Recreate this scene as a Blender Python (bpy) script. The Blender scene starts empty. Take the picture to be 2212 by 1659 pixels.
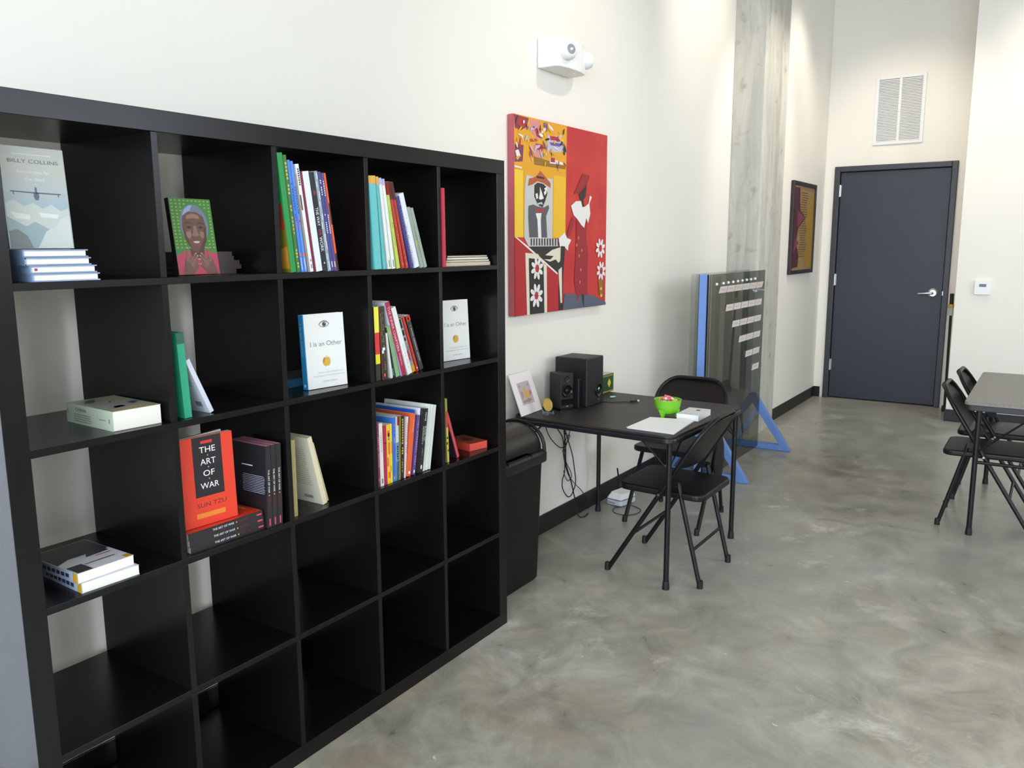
import bpy, bmesh, math, random
from mathutils import Vector, Matrix
random.seed(11)
SC = bpy.context.scene
COL = SC.collection
PI = math.pi

# ------------------------------------------------------------------ camera
cam = bpy.data.cameras.new('camera')
cam.sensor_width = 36.0
cam.lens = 28.97
cam.clip_start = 0.05
camo = bpy.data.objects.new('camera', cam)
COL.objects.link(camo)
fwd = Vector((0.82248, 0.54439, -0.16480)).normalized()
up = Vector((0.14021, 0.08674, 0.98631)).normalized()
rgt = fwd.cross(up).normalized()
up = rgt.cross(fwd).normalized()
mw = Matrix((rgt, up, -fwd)).transposed().to_4x4()
mw.translation = Vector((-0.7997, -1.7833, 1.5324))
camo.matrix_world = mw
SC.camera = camo

# ------------------------------------------------------------------ world, daylight, exposure
world = bpy.data.worlds.new('overcast_sky')
SC.world = world
world.use_nodes = True
wbg = world.node_tree.nodes['Background']
wbg.inputs[0].default_value = (0.86, 0.913, 1.0, 1)
wbg.inputs[1].default_value = 4.2
SC.view_settings.view_transform = 'Standard'
SC.view_settings.look = 'None'
SC.view_settings.gamma = 1.0
SC.view_settings.use_curve_mapping = False
SC.view_settings.exposure = 1.14

def portal(name, loc, rot, sx, sy):
    l = bpy.data.lights.new(name, 'AREA')
    l.shape = 'RECTANGLE'; l.size = sx; l.size_y = sy
    l.cycles.is_portal = True
    o = bpy.data.objects.new(name, l); COL.objects.link(o)
    o.location = loc; o.rotation_euler = rot
    return o
# sky light enters through the glazed street front (guides sampling only)
WX = -3.2           # street front
portal('window_portal', (WX + 0.02, -3.0, 2.0), (0, -PI / 2, 0), 3.5, 6.1)
portal('window_portal', (-1.24, 0.42, 1.39), (-PI / 2, 0, 0), 2.36, 2.72)
portal('window_portal', (3.4, -6.48, 2.7), (PI / 2, 0, 0), 4.0, 1.4)  # portal of the window added in the front wall

# ------------------------------------------------------------------ helpers
def lin(c):
    out = []
    for v in c:
        v = v / 255.0
        out.append(v / 12.92 if v <= 0.04045 else ((v + 0.055) / 1.055) ** 2.4)
    return tuple(out) + (1.0,)

MATS = {}
def mat(name, rgb, rough=0.5, metal=0.0, spec=0.5, bump=None, noise=None, coat=0.0, emit=None):
    """bump=(scale, strength); noise=(scale, rgb2, low, high)"""
    if name in MATS: return MATS[name]
    m = bpy.data.materials.new(name); m.use_nodes = True
    nt = m.node_tree; b = nt.nodes['Principled BSDF']
    b.inputs['Base Color'].default_value = lin(rgb)
    b.inputs['Roughness'].default_value = rough
    b.inputs['Metallic'].default_value = metal
    b.inputs['Specular IOR Level'].default_value = spec
    b.inputs['Coat Weight'].default_value = coat
    if emit:
        b.inputs['Emission Color'].default_value = lin(emit[0]); b.inputs['Emission Strength'].default_value = emit[1]
    tc = None
    if bump or noise:
        tc = nt.nodes.new('ShaderNodeTexCoord')
    if noise:
        n = nt.nodes.new('ShaderNodeTexNoise'); n.inputs['Scale'].default_value = noise[0]; n.inputs['Detail'].default_value = 6
        r = nt.nodes.new('ShaderNodeValToRGB')
        r.color_ramp.elements[0].position = noise[2]; r.color_ramp.elements[1].position = noise[3]
        r.color_ramp.elements[0].color = lin(rgb); r.color_ramp.elements[1].color = lin(noise[1])
        nt.links.new(tc.outputs['Object'], n.inputs['Vector']); nt.links.new(n.outputs['Fac'], r.inputs[0])
        nt.links.new(r.outputs[0], b.inputs['Base Color'])
    if bump:
        n2 = nt.nodes.new('ShaderNodeTexNoise'); n2.inputs['Scale'].default_value = bump[0]; n2.inputs['Detail'].default_value = 4
        bp = nt.nodes.new('ShaderNodeBump'); bp.inputs['Strength'].default_value = bump[1]; bp.inputs['Distance'].default_value = 0.002
        nt.links.new(tc.outputs['Object'], n2.inputs['Vector']); nt.links.new(n2.outputs['Fac'], bp.inputs['Height'])
        nt.links.new(bp.outputs[0], b.inputs['Normal'])
    MATS[name] = m
    return m

def BM(): return bmesh.new()
def box(bm, x0, y0, z0, x1, y1, z1):
    v = [bm.verts.new(p) for p in ((x0,y0,z0),(x1,y0,z0),(x1,y1,z0),(x0,y1,z0),(x0,y0,z1),(x1,y0,z1),(x1,y1,z1),(x0,y1,z1))]
    for f in ((0,3,2,1),(4,5,6,7),(0,1,5,4),(1,2,6,5),(2,3,7,6),(3,0,4,7)): bm.faces.new([v[i] for i in f])
    return bm
def B(*a): return box(BM(), *a)

def frames(pts):
    pts = [Vector(p) for p in pts]; out = []
    n = None
    for i, p in enumerate(pts):
        t = (pts[min(i+1, len(pts)-1)] - pts[max(i-1, 0)]).normalized()
        if n is None:
            n = t.orthogonal().normalized()
        else:
            n = (n - t * n.dot(t))
            n = n.normalized() if n.length > 1e-6 else t.orthogonal().normalized()
        out.append((p, n, t.cross(n)))
    return out
def tube(bm, pts, r, n=10, radii=None):
    rings = []
    fr = frames(pts)
    for i, (p, a, b) in enumerate(fr):
        rr = radii[i] if radii else r
        rings.append([bm.verts.new(p + (a*math.cos(2*PI*k/n) + b*math.sin(2*PI*k/n)) * rr) for k in range(n)])
    for i in range(len(rings)-1):
        for k in range(n):
            bm.faces.new((rings[i][k], rings[i][(k+1)%n], rings[i+1][(k+1)%n], rings[i+1][k]))
    bm.faces.new(rings[0][::-1]); bm.faces.new(rings[-1])
    return bm
def T(pts, r, n=10, radii=None): return tube(BM(), pts, r, n, radii)
def spline(pts, k=6):
    P = [Vector(p) for p in pts]; P = [P[0]*2-P[1]] + P + [P[-1]*2-P[-2]]
    out = []
    for i in range(1, len(P)-2):
        for j in range(k):
            t = j/k; a, b, c, d = P[i-1], P[i], P[i+1], P[i+2]
            out.append(0.5*((2*b) + (c-a)*t + (2*a-5*b+4*c-d)*t*t + (3*b-a-3*c+d)*t**3))
    out.append(P[-2])
    return out
def lathe(bm, prof, n=24, c=(0,0,0), axis='z'):
    rings = []
    for r, h in prof:
        ring = []
        for k in range(n):
            a, b = r*math.cos(2*PI*k/n), r*math.sin(2*PI*k/n)
            q = {'z': (a, b, h), 'y': (a, h, -b), 'x': (h, a, b)}[axis]
            ring.append(bm.verts.new((c[0]+q[0], c[1]+q[1], c[2]+q[2])))
        rings.append(ring)
    for i in range(len(rings)-1):
        for k in range(n):
            bm.faces.new((rings[i][k], rings[i][(k+1)%n], rings[i+1][(k+1)%n], rings[i+1][k]))
    if prof[0][0] > 1e-5: bm.faces.new(rings[0][::-1])
    if prof[-1][0] > 1e-5: bm.faces.new(rings[-1])
    return bm
def prism(bm, poly, f, a, b):
    """poly of (u,v); f(u,v,w)->xyz; extruded from w=a to w=b"""
    v0 = [bm.verts.new(f(u, v, a)) for u, v in poly]; v1 = [bm.verts.new(f(u, v, b)) for u, v in poly]
    n = len(poly)
    bm.faces.new(v0[::-1]); bm.faces.new(v1)
    for i in range(n): bm.faces.new((v0[i], v0[(i+1)%n], v1[(i+1)%n], v1[i]))
    return bm
def XY(u, v, w): return (u, v, w)
def XZ(u, v, w): return (u, w, v)
def YZ(u, v, w): return (w, u, v)
def rrect(x0, y0, x1, y1, r, n=5):
    out = []
    for cx, cy, a0 in ((x1-r, y0+r, -90), (x1-r, y1-r, 0), (x0+r, y1-r, 90), (x0+r, y0+r, 180)):
        for k in range(n+1):
            a = math.radians(a0 + 90*k/n); out.append((cx + r*math.cos(a), cy + r*math.sin(a)))
    return out
def ellipse(cx, cy, rx, ry, n=20): return [(cx+rx*math.cos(2*PI*k/n), cy+ry*math.sin(2*PI*k/n)) for k in range(n)]

def mesh_of(name, bm, m, smooth=False):
    bmesh.ops.recalc_face_normals(bm, faces=bm.faces)
    me = bpy.data.meshes.new(name); bm.to_mesh(me); bm.free()
    if m is not None: me.materials.append(m)
    if smooth:
        me.polygons.foreach_set('use_smooth', [True]*len(me.polygons))
        me.set_sharp_from_angle(angle=math.radians(40))
    return me
def obj(name, bm, m, parent=None, smooth=False, bevel=None, label=None):
    o = bpy.data.objects.new(name, mesh_of(name, bm, m, smooth)); COL.objects.link(o)
    if parent is not None: o.parent = parent
    if bevel:
        md = o.modifiers.new('bevel', 'BEVEL'); md.width = bevel; md.segments = 2; md.limit_method = 'ANGLE'; md.angle_limit = math.radians(40)
    if label: o['label'] = label
    return o
def thing(name, label, cat, loc=(0,0,0), rotz=0, group=None):
    o = bpy.data.objects.new(name, None); COL.objects.link(o)
    o.empty_display_size = 0.05
    o.location = loc; o.rotation_euler = (0, 0, rotz)
    return tag(o, label, cat, group)
def tag(o, label, cat, group=None):
    o['label'] = label; o['category'] = cat
    if group: o['group'] = group
    return o
def struct(name, bm, m, parent=None, bevel=None, label=None):
    o = obj(name, bm, m, parent, bevel=bevel)
    if parent is None: o['kind'] = 'structure'
    if label: o['label'] = label
    return o
def decal(parent, name, m, poly, O, U, V, off=0.0):
    """flat printed shape: poly (u,v) in metres on plane O + uU + vV"""
    O, U, V = Vector(O), Vector(U), Vector(V); N = U.cross(V).normalized()*off
    bm = BM(); bm.faces.new([bm.verts.new(O + U*u + V*v + N) for u, v in poly])
    me = bpy.data.meshes.new(name); bm.to_mesh(me); bm.free(); me.materials.append(m)
    o = bpy.data.objects.new(name, me); COL.objects.link(o); o.parent = parent
    return o
def decals(parent, name, m, polys, O, U, V, off=0.0):
    O, U, V = Vector(O), Vector(U), Vector(V); N = U.cross(V).normalized()*off
    bm = BM()
    for poly in polys: bm.faces.new([bm.verts.new(O + U*u + V*v + N) for u, v in poly])
    me = bpy.data.meshes.new(name); bm.to_mesh(me); bm.free(); me.materials.append(m)
    o = bpy.data.objects.new(name, me); COL.objects.link(o); o.parent = parent
    if len(polys) > 1: o['kind'] = 'stuff'        # print too fine to pick apart
    return o
def rect(u0, v0, u1, v1): return [(u0, v0), (u1, v0), (u1, v1), (u0, v1)]
def line_block(cx, cy, w, n, dy, h, ragged=0.15):
    """rows of illegible fine print"""
    out = []
    for i in range(n):
        ww = w*(1 - ragged*random.random()); y = cy - i*dy
        out.append(rect(cx-ww/2, y-h/2, cx+ww/2, y+h/2))
    return out

TEXTS = ['BILLY COLLINS', 'horoscopes for', 'the dead', 'I is an Other', 'JAMES GEARY', 'The Secret Life of Metaphor and',
         'How It Shapes the Way We See the World', 'THE', 'ART', 'OF', 'WAR', 'SUN TZU', 'THE ART OF WAR', 'CHINA', 'THE WAY', 'WE', 'WORK',
         'THE INNER CHAPTERS', 'Chuang Tzu', 'BOOK OF', 'SERENITY', 'URBAN DESIGN', 'HITS']
TX = {}
def _texts():
    obs = []
    for s in TEXTS:
        cu = bpy.data.curves.new('lettering', 'FONT'); cu.body = s; cu.resolution_u = 3
        o = bpy.data.objects.new('lettering', cu); COL.objects.link(o); obs.append((s, o, cu))
    dg = bpy.context.evaluated_depsgraph_get()
    for s, o, cu in obs:
        me = bpy.data.meshes.new_from_object(o.evaluated_get(dg))
        vs = [v.co.copy() for v in me.vertices]; fs = [tuple(p.vertices) for p in me.polygons]
        x0 = min(v.x for v in vs); x1 = max(v.x for v in vs); y0 = min(v.y for v in vs); y1 = max(v.y for v in vs)
        TX[s] = ([((v.x-x0)/(x1-x0)-0.5, (v.y-y0)/(y1-y0)-0.5) for v in vs], fs)
        bpy.data.meshes.remove(me)
    for s, o, cu in obs:
        bpy.data.objects.remove(o); bpy.data.curves.remove(cu)
_texts()
def text(parent, name, s, m, O, U, V, cu, cv, w, h, off=0.0004):
    O, U, V = Vector(O), Vector(U), Vector(V); N = U.cross(V).normalized()*off
    vs, fs = TX[s]
    me = bpy.data.meshes.new(name)
    me.from_pydata([tuple(O + U*(cu+x*w) + V*(cv+y*h) + N) for x, y in vs], [], fs); me.materials.append(m)
    o = bpy.data.objects.new(name, me); COL.objects.link(o); o.parent = parent
    return o
X_, Y_, Z_ = Vector((1,0,0)), Vector((0,1,0)), Vector((0,0,1))

# ------------------------------------------------------------------ shared materials
def concrete_floor():
    m = bpy.data.materials.new('polished_concrete'); m.use_nodes = True; nt = m.node_tree; b = nt.nodes['Principled BSDF']
    tc = nt.nodes.new('ShaderNodeTexCoord')
    def noise(scale, detail, dist=0.0, rough=0.55):
        n = nt.nodes.new('ShaderNodeTexNoise'); n.inputs['Scale'].default_value = scale; n.inputs['Detail'].default_value = detail
        n.inputs['Distortion'].default_value = dist; n.inputs['Roughness'].default_value = rough
        nt.links.new(tc.outputs['Object'], n.inputs['Vector']); return n
    def ramp(src, stops):
        r = nt.nodes.new('ShaderNodeValToRGB'); e = r.color_ramp.elements
        while len(e) < len(stops): e.new(0.5)
        for q, (p, c) in zip(e, stops): q.position = p; q.color = c
        nt.links.new(src, r.inputs[0]); return r
    n1 = noise(0.9, 8, 1.2, 0.65); n2 = noise(4.5, 8, 0.8, 0.7); n3 = noise(60, 3); n4 = noise(1.7, 6, 2.0, 0.6); n5 = noise(0.45, 3, 0.5)
    c1 = ramp(n1.outputs['Fac'], [(0.30, lin((128, 126, 116))), (0.45, lin((154, 148, 133))), (0.58, lin((173, 167, 152))), (0.74, lin((198, 193, 182)))])
    c2 = ramp(n2.outputs['Fac'], [(0.32, (0.52, 0.51, 0.49, 1)), (0.5, (0.95, 0.95, 0.95, 1)), (0.66, (1.35, 1.34, 1.31, 1))])
    mx = nt.nodes.new('ShaderNodeMixRGB'); mx.blend_type = 'MULTIPLY'; mx.inputs[0].default_value = 0.75
    nt.links.new(c1.outputs[0], mx.inputs[1]); nt.links.new(c2.outputs[0], mx.inputs[2])
    c3 = ramp(n4.outputs['Fac'], [(0.56, (0, 0, 0, 1)), (0.72, (1, 1, 1, 1))])
    mx2 = nt.nodes.new('ShaderNodeMixRGB'); mx2.inputs[2].default_value = lin((160, 136, 102)); 
    mul = nt.nodes.new('ShaderNodeMath'); mul.operation = 'MULTIPLY'; mul.inputs[1].default_value = 0.55
    nt.links.new(c3.outputs[0], mul.inputs[0]); nt.links.new(mul.outputs[0], mx2.inputs[0]); nt.links.new(mx.outputs[0], mx2.inputs[1])
    c5 = ramp(n5.outputs['Fac'], [(0.40, (0, 0, 0, 1)), (0.62, (1, 1, 1, 1))])
    mx4 = nt.nodes.new('ShaderNodeMixRGB'); mx4.inputs[2].default_value = lin((164, 166, 160))
    mul5 = nt.nodes.new('ShaderNodeMath'); mul5.operation = 'MULTIPLY'; mul5.inputs[1].default_value = 0.5
    nt.links.new(c5.outputs[0], mul5.inputs[0]); nt.links.new(mul5.outputs[0], mx4.inputs[0]); nt.links.new(mx2.outputs[0], mx4.inputs[1])
    # scuffed pale patches
    n7 = noise(3.0, 10, 0.4, 0.75); n8 = noise(0.8, 4, 0.6)
    s7 = ramp(n7.outputs['Fac'], [(0.57, (0, 0, 0, 1)), (0.66, (1, 1, 1, 1))]); s8 = ramp(n8.outputs['Fac'], [(0.46, (0, 0, 0, 1)), (0.6, (1, 1, 1, 1))])
    m78 = nt.nodes.new('ShaderNodeMath'); m78.operation = 'MULTIPLY'; nt.links.new(s7.outputs[0], m78.inputs[0]); nt.links.new(s8.outputs[0], m78.inputs[1])
    m79 = nt.nodes.new('ShaderNodeMath'); m79.operation = 'MULTIPLY'; m79.inputs[1].default_value = 0.7; nt.links.new(m78.outputs[0], m79.inputs[0])
    mx6 = nt.nodes.new('ShaderNodeMixRGB'); mx6.inputs[2].default_value = lin((218, 214, 203))
    nt.links.new(m79.outputs[0], mx6.inputs[0]); nt.links.new(mx4.outputs[0], mx6.inputs[1]); mx4 = mx6
    # paint flecks
    vo = nt.nodes.new('ShaderNodeTexVoronoi'); vo.inputs['Scale'].default_value = 3.2; vo.inputs['Randomness'].default_value = 1.0
    nd = nt.nodes.new('ShaderNodeVectorMath'); nd.operation = 'ADD'
    n6 = noise(22, 2); sc = nt.nodes.new('ShaderNodeVectorMath'); sc.operation = 'SCALE'; sc.inputs['Scale'].default_value = 0.05
    nt.links.new(n6.outputs['Color'], sc.inputs[0]); nt.links.new(tc.outputs['Object'], nd.inputs[0]); nt.links.new(sc.outputs[0], nd.inputs[1])
    nt.links.new(nd.outputs[0], vo.inputs['Vector'])
    lt = nt.nodes.new('ShaderNodeMath'); lt.operation = 'LESS_THAN'; lt.inputs[1].default_value = 0.022
    nt.links.new(vo.outputs['Distance'], lt.inputs[0])
    mx5 = nt.nodes.new('ShaderNodeMixRGB'); mx5.inputs[2].default_value = lin((205, 203, 196))
    nt.links.new(lt.outputs[0], mx5.inputs[0]); nt.links.new(mx4.outputs[0], mx5.inputs[1])
    nt.links.new(mx5.outputs[0], b.inputs['Base Color'])
    rr = ramp(n2.outputs['Fac'], [(0.3, (0.26, 0.26, 0.26, 1)), (0.7, (0.42, 0.42, 0.42, 1))])
    nt.links.new(rr.outputs[0], b.inputs['Roughness'])
    bp = nt.nodes.new('ShaderNodeBump'); bp.inputs['Strength'].default_value = 0.06; bp.inputs['Distance'].default_value = 0.002
    nt.links.new(n3.outputs['Fac'], bp.inputs['Height']); nt.links.new(bp.outputs[0], b.inputs['Normal'])
    return m
def board_formed_concrete():
    m = bpy.data.materials.new('column_concrete'); m.use_nodes = True; nt = m.node_tree; b = nt.nodes['Principled BSDF']
    tc = nt.nodes.new('ShaderNodeTexCoord'); mp = nt.nodes.new('ShaderNodeMapping'); mp.inputs['Scale'].default_value = (5, 5, 0.9)
    nt.links.new(tc.outputs['Object'], mp.inputs[0])
    n = nt.nodes.new('ShaderNodeTexNoise'); n.inputs['Scale'].default_value = 1.6; n.inputs['Detail'].default_value = 9; n.inputs['Roughness'].default_value = 0.65
    n.inputs['Distortion'].default_value = 0.6
    nt.links.new(mp.outputs[0], n.inputs['Vector'])
    r = nt.nodes.new('ShaderNodeValToRGB'); e = r.color_ramp.elements; e.new(0.5); e.new(0.5)
    for q, (p, c) in zip(e, [(0.26, (150, 149, 140)), (0.42, (178, 177, 168)), (0.58, (194, 192, 183)), (0.80, (214, 211, 201))]): q.position = p; q.color = lin(c)
    nt.links.new(n.outputs['Fac'], r.inputs[0])
    n2 = nt.nodes.new('ShaderNodeTexNoise'); n2.inputs['Scale'].default_value = 9; n2.inputs['Detail'].default_value = 5
    nt.links.new(tc.outputs['Object'], n2.inputs['Vector'])
    r2 = nt.nodes.new('ShaderNodeValToRGB'); r2.color_ramp.elements[0].position = 0.27; r2.color_ramp.elements[0].color = (0.55, 0.54, 0.5, 1); r2.color_ramp.elements[1].position = 0.4
    nt.links.new(n2.outputs['Fac'], r2.inputs[0])
    mx = nt.nodes.new('ShaderNodeMixRGB'); mx.blend_type = 'MULTIPLY'; mx.inputs[0].default_value = 0.7
    nt.links.new(r.outputs[0], mx.inputs[1]); nt.links.new(r2.outputs[0], mx.inputs[2]); nt.links.new(mx.outputs[0], b.inputs['Base Color'])
    b.inputs['Roughness'].default_value = 0.7
    bp = nt.nodes.new('ShaderNodeBump'); bp.inputs['Strength'].default_value = 0.25; bp.inputs['Distance'].default_value = 0.004
    nt.links.new(n2.outputs['Fac'], bp.inputs['Height']); nt.links.new(bp.outputs[0], b.inputs['Normal'])
    return m
def laminate():
    m = bpy.data.materials.new('black_brown_laminate'); m.use_nodes = True; nt = m.node_tree; b = nt.nodes['Principled BSDF']
    tc = nt.nodes.new('ShaderNodeTexCoord'); mp = nt.nodes.new('ShaderNodeMapping'); mp.inputs['Scale'].default_value = (3, 30, 30)
    nt.links.new(tc.outputs['Object'], mp.inputs[0])
    n = nt.nodes.new('ShaderNodeTexNoise'); n.inputs['Scale'].default_value = 6; n.inputs['Detail'].default_value = 6
    nt.links.new(mp.outputs[0], n.inputs['Vector'])
    r = nt.nodes.new('ShaderNodeValToRGB'); r.color_ramp.elements[0].color = lin((11, 10, 11)); r.color_ramp.elements[1].color = lin((17, 15, 16))
    nt.links.new(n.outputs['Fac'], r.inputs[0]); nt.links.new(r.outputs[0], b.inputs['Base Color'])
    b.inputs['Roughness'].default_value = 0.26; b.inputs['Specular IOR Level'].default_value = 0.3
    return m
def see_through(name, tint, gloss, rough=0.02, haze=0.0, haze_rgb=(150, 150, 150), ior=1.45):
    m = bpy.data.materials.new(name); m.use_nodes = True; nt = m.node_tree
    for n in list(nt.nodes): nt.nodes.remove(n)
    out = nt.nodes.new('ShaderNodeOutputMaterial'); tr = nt.nodes.new('ShaderNodeBsdfTransparent'); tr.inputs[0].default_value = lin(tint)
    gl = nt.nodes.new('ShaderNodeBsdfGlossy'); gl.inputs['Roughness'].default_value = rough
    fr = nt.nodes.new('ShaderNodeFresnel'); fr.inputs[0].default_value = ior
    mu = nt.nodes.new('ShaderNodeMath'); mu.operation = 'MULTIPLY'; mu.inputs[1].default_value = gloss; mu.use_clamp = True
    ge = nt.nodes.new('ShaderNodeNewGeometry'); inv = nt.nodes.new('ShaderNodeMath'); inv.operation = 'SUBTRACT'; inv.inputs[0].default_value = 1.0
    nt.links.new(ge.outputs['Backfacing'], inv.inputs[1])
    m0 = nt.nodes.new('ShaderNodeMath'); m0.operation = 'MULTIPLY'; nt.links.new(fr.outputs[0], m0.inputs[0]); nt.links.new(inv.outputs[0], m0.inputs[1])
    nt.links.new(m0.outputs[0], mu.inputs[0])      # sheen on the entry face only
    mx = nt.nodes.new('ShaderNodeMixShader'); nt.links.new(mu.outputs[0], mx.inputs[0]); nt.links.new(gl.outputs[0], mx.inputs[2])
    if haze > 0:
        df = nt.nodes.new('ShaderNodeBsdfDiffuse'); df.inputs[0].default_value = lin(haze_rgb)
        m2 = nt.nodes.new('ShaderNodeMixShader'); m2.inputs[0].default_value = haze
        nt.links.new(tr.outputs[0], m2.inputs[1]); nt.links.new(df.outputs[0], m2.inputs[2]); nt.links.new(m2.outputs[0], mx.inputs[1])
    else:
        nt.links.new(tr.outputs[0], mx.inputs[1])
    nt.links.new(mx.outputs[0], out.inputs[0])
    return m

M_wall = mat('wall_paint', (240, 236, 226), 0.65, bump=(220, 0.05))
M_ceil = mat('ceiling_paint', (205, 203, 196), 0.8)
M_floor = concrete_floor()
M_col = board_formed_concrete()
M_lam = laminate()
M_base = mat('rubber_base', (22, 18, 18), 0.4)
M_doorf = mat('door_frame_paint', (56, 58, 64), 0.38, bump=(120, 0.03))
M_door = mat('door_paint', (46, 52, 64), 0.42, bump=(90, 0.06))
M_steel = mat('brushed_steel', (205, 207, 210), 0.28, metal=1.0)
M_alu = mat('aluminium_mullion', (70, 72, 75), 0.4, metal=0.6)
M_white = mat('white_plastic', (240, 241, 240), 0.4)
M_vent = mat('vent_enamel', (236, 237, 236), 0.45)
M_ventd = mat('vent_shadow', (150, 148, 146), 0.8)
M_blackmetal = mat('black_powder_coat', (14, 14, 16), 0.42, spec=0.35, bump=(300, 0.08))
M_rubber = mat('black_rubber', (16, 16, 18), 0.6)
M_seat = mat('chair_black_steel', (14, 13, 13), 0.45, spec=0.35, bump=(260, 0.1))
M_vinyl = mat('table_vinyl', (34, 32, 30), 0.5, bump=(240, 0.25))
M_ttop = mat('grey_table_top', (112, 108, 100), 0.4, bump=(150, 0.1), noise=(90, (130, 126, 118), 0.35, 0.65))
M_edge = mat('table_edge_band', (30, 31, 36), 0.45)
M_bin = mat('bin_plastic', (12, 11, 12), 0.45, spec=0.35, bump=(300, 0.05))
M_binlid = mat('bin_lid_plastic', (28, 25, 24), 0.33)
M_paper = mat('page_paper', (232, 229, 218), 0.8)
M_cream = mat('aged_paper', (214, 200, 170), 0.8)
M_wpaper = mat('white_paper', (246, 246, 248), 0.7)
M_ink = mat('black_ink', (24, 23, 25), 0.5)
M_greyink = mat('grey_ink', (120, 122, 126), 0.6)
M_whiteink = mat('white_ink', (240, 240, 240), 0.5)

# ================================================================== THE SETTING
CH = 4.3
struct('floor', B(WX-0.2, -6.7, -0.12, 8.1, 0.62, 0.0), M_floor)
struct('ceiling', B(WX-0.2, -6.7, CH, 8.1, 0.62, CH+0.12), M_ceil)
bm = B(-0.06, 0.44, 0, 6.30, 0.62, CH); box(bm, 6.30, 0.24, 0, 8.1, 0.62, CH)
box(bm, WX-0.2, 0.44, 2.75, -0.06, 0.62, CH); box(bm, WX-0.2, 0.44, 0, -2.42, 0.62, 2.75)
struct('wall_back', bm, M_wall)
bm = B(7.86, 0.145, 0, 8.06, 0.239, CH); box(bm, 7.86, -1.039, 0, 8.06, -0.925, CH); box(bm, 7.86, -0.925, 2.28, 8.06, 0.145, CH)
box(bm, 8.02, -0.925, 0, 8.06, 0.145, 2.28)
struct('wall_far', bm, M_wall)
struct('wall_right', B(7.22, -6.5, 0, 8.06, -1.04, CH), M_wall)
bm = B(WX, -6.68, 0, 1.4, -6.5, CH); box(bm, 5.4, -6.68, 0, 7.22, -6.5, CH); box(bm, 1.4, -6.68, 0, 5.4, -6.5, 2.0); box(bm, 1.4, -6.68, 3.4, 5.4, -6.5, CH)
struct('wall_front', bm, M_wall)
struct('pavement', B(-16, -20, -0.3, 20, 16, -0.13), mat('pavement_concrete', (150, 152, 156), 0.8))
# street front: low sill, header, jambs, glazing
bm = B(WX-0.18, -6.5, 0, WX, 0.439, 0.22); box(bm, WX-0.18, -6.5, 3.78, WX, 0.439, CH)
box(bm, WX-0.18, 0.06, 0.22, WX, 0.439, 3.78); box(bm, WX-0.18, -6.5, 0.22, WX, -6.06, 3.78)
struct('wall_left', bm, M_wall)
M_glass = see_through('window_glass', (250, 252, 253), 1.0)
ny = 4; wy = 6.12/ny
for i in range(ny):
    y0 = -6.06 + i*wy; y1 = y0 + wy
    bm = BM()
    f = 0.035
    box(bm, WX-0.12, y0, 0.22, WX-0.06, y0+f, 3.78); box(bm, WX-0.12, y1-f, 0.22, WX-0.06, y1, 3.78)
    box(bm, WX-0.12, y0+f, 0.22, WX-0.06, y1-f, 0.22+f); box(bm, WX-0.12, y0+f, 3.78-f, WX-0.06, y1-f, 3.78)
    box(bm, WX-0.12, y0+f, 2.55, WX-0.06, y1-f, 2.55+f)
    w = struct('window_%d' % (i+1), bm, M_alu)
    obj('pane', B(WX-0.095, y0+f, 0.22+f, WX-0.087, y1-f, 2.55), M_glass, w)
    obj('pane', B(WX-0.095, y0+f, 2.55+f, WX-0.087, y1-f, 3.78-f), M_glass, w)
def fixed_window(name, x0, x1, z0, z1, y0, y1, n, zt=None):
    bm = BM(); f = 0.04
    w_ = (x1-x0)/n
    for i in range(n+1):
        xm = x0 + i*w_ - (f/2 if 0 < i < n else (0 if i == 0 else f)); box(bm, xm, y0, z0, xm+f, y1, z1)
    box(bm, x0+f, y0, z0, x1-f, y1, z0+f); box(bm, x0+f, y0, z1-f, x1-f, y1, z1)
    w = struct(name, bm, M_alu)
    for i in range(n):
        obj('pane', B(x0+i*w_+f/2, (y0+y1)/2-0.004, z0+f, x0+(i+1)*w_-f/2, (y0+y1)/2+0.004, z1-f), M_glass, w)
fixed_window('window_5', -2.42, -0.06, 0.0, 2.75, 0.50, 0.56, 2)
fixed_window('window_6', 1.4, 5.4, 2.0, 3.4, -6.62, -6.56, 3)  # unseen window, added to throw more light onto the bookcase front
# concrete column with a pour joint and chamfered corners
col = struct('column', prism(BM(), [(5.66,0.439),(5.66,0.205),(5.675,0.19),(6.24,0.19),(6.255,0.205),(6.255,0.439)], XY, 0, CH), M_col, label='bare grey concrete column standing out of the white wall')
# rubber base
bt = 0.008
bm = B(-0.06, 0.44-bt, 0, 5.66, 0.4399, 0.105); struct('baseboard_back', bm, M_base, bevel=0.003)
bm = B(6.256, 0.24-bt, 0, 7.852, 0.2399, 0.105); box(bm, 7.852, 0.175, 0, 7.8599, 0.2399, 0.105); struct('baseboard_far', bm, M_base, bevel=0.003)
bm = B(7.22-bt, -6.49, 0, 7.2199, -1.04+bt, 0.105); box(bm, 7.22, -1.0399, 0, 7.82, -1.04+bt, 0.105); struct('baseboard_right', bm, M_base, bevel=0.003)

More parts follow.
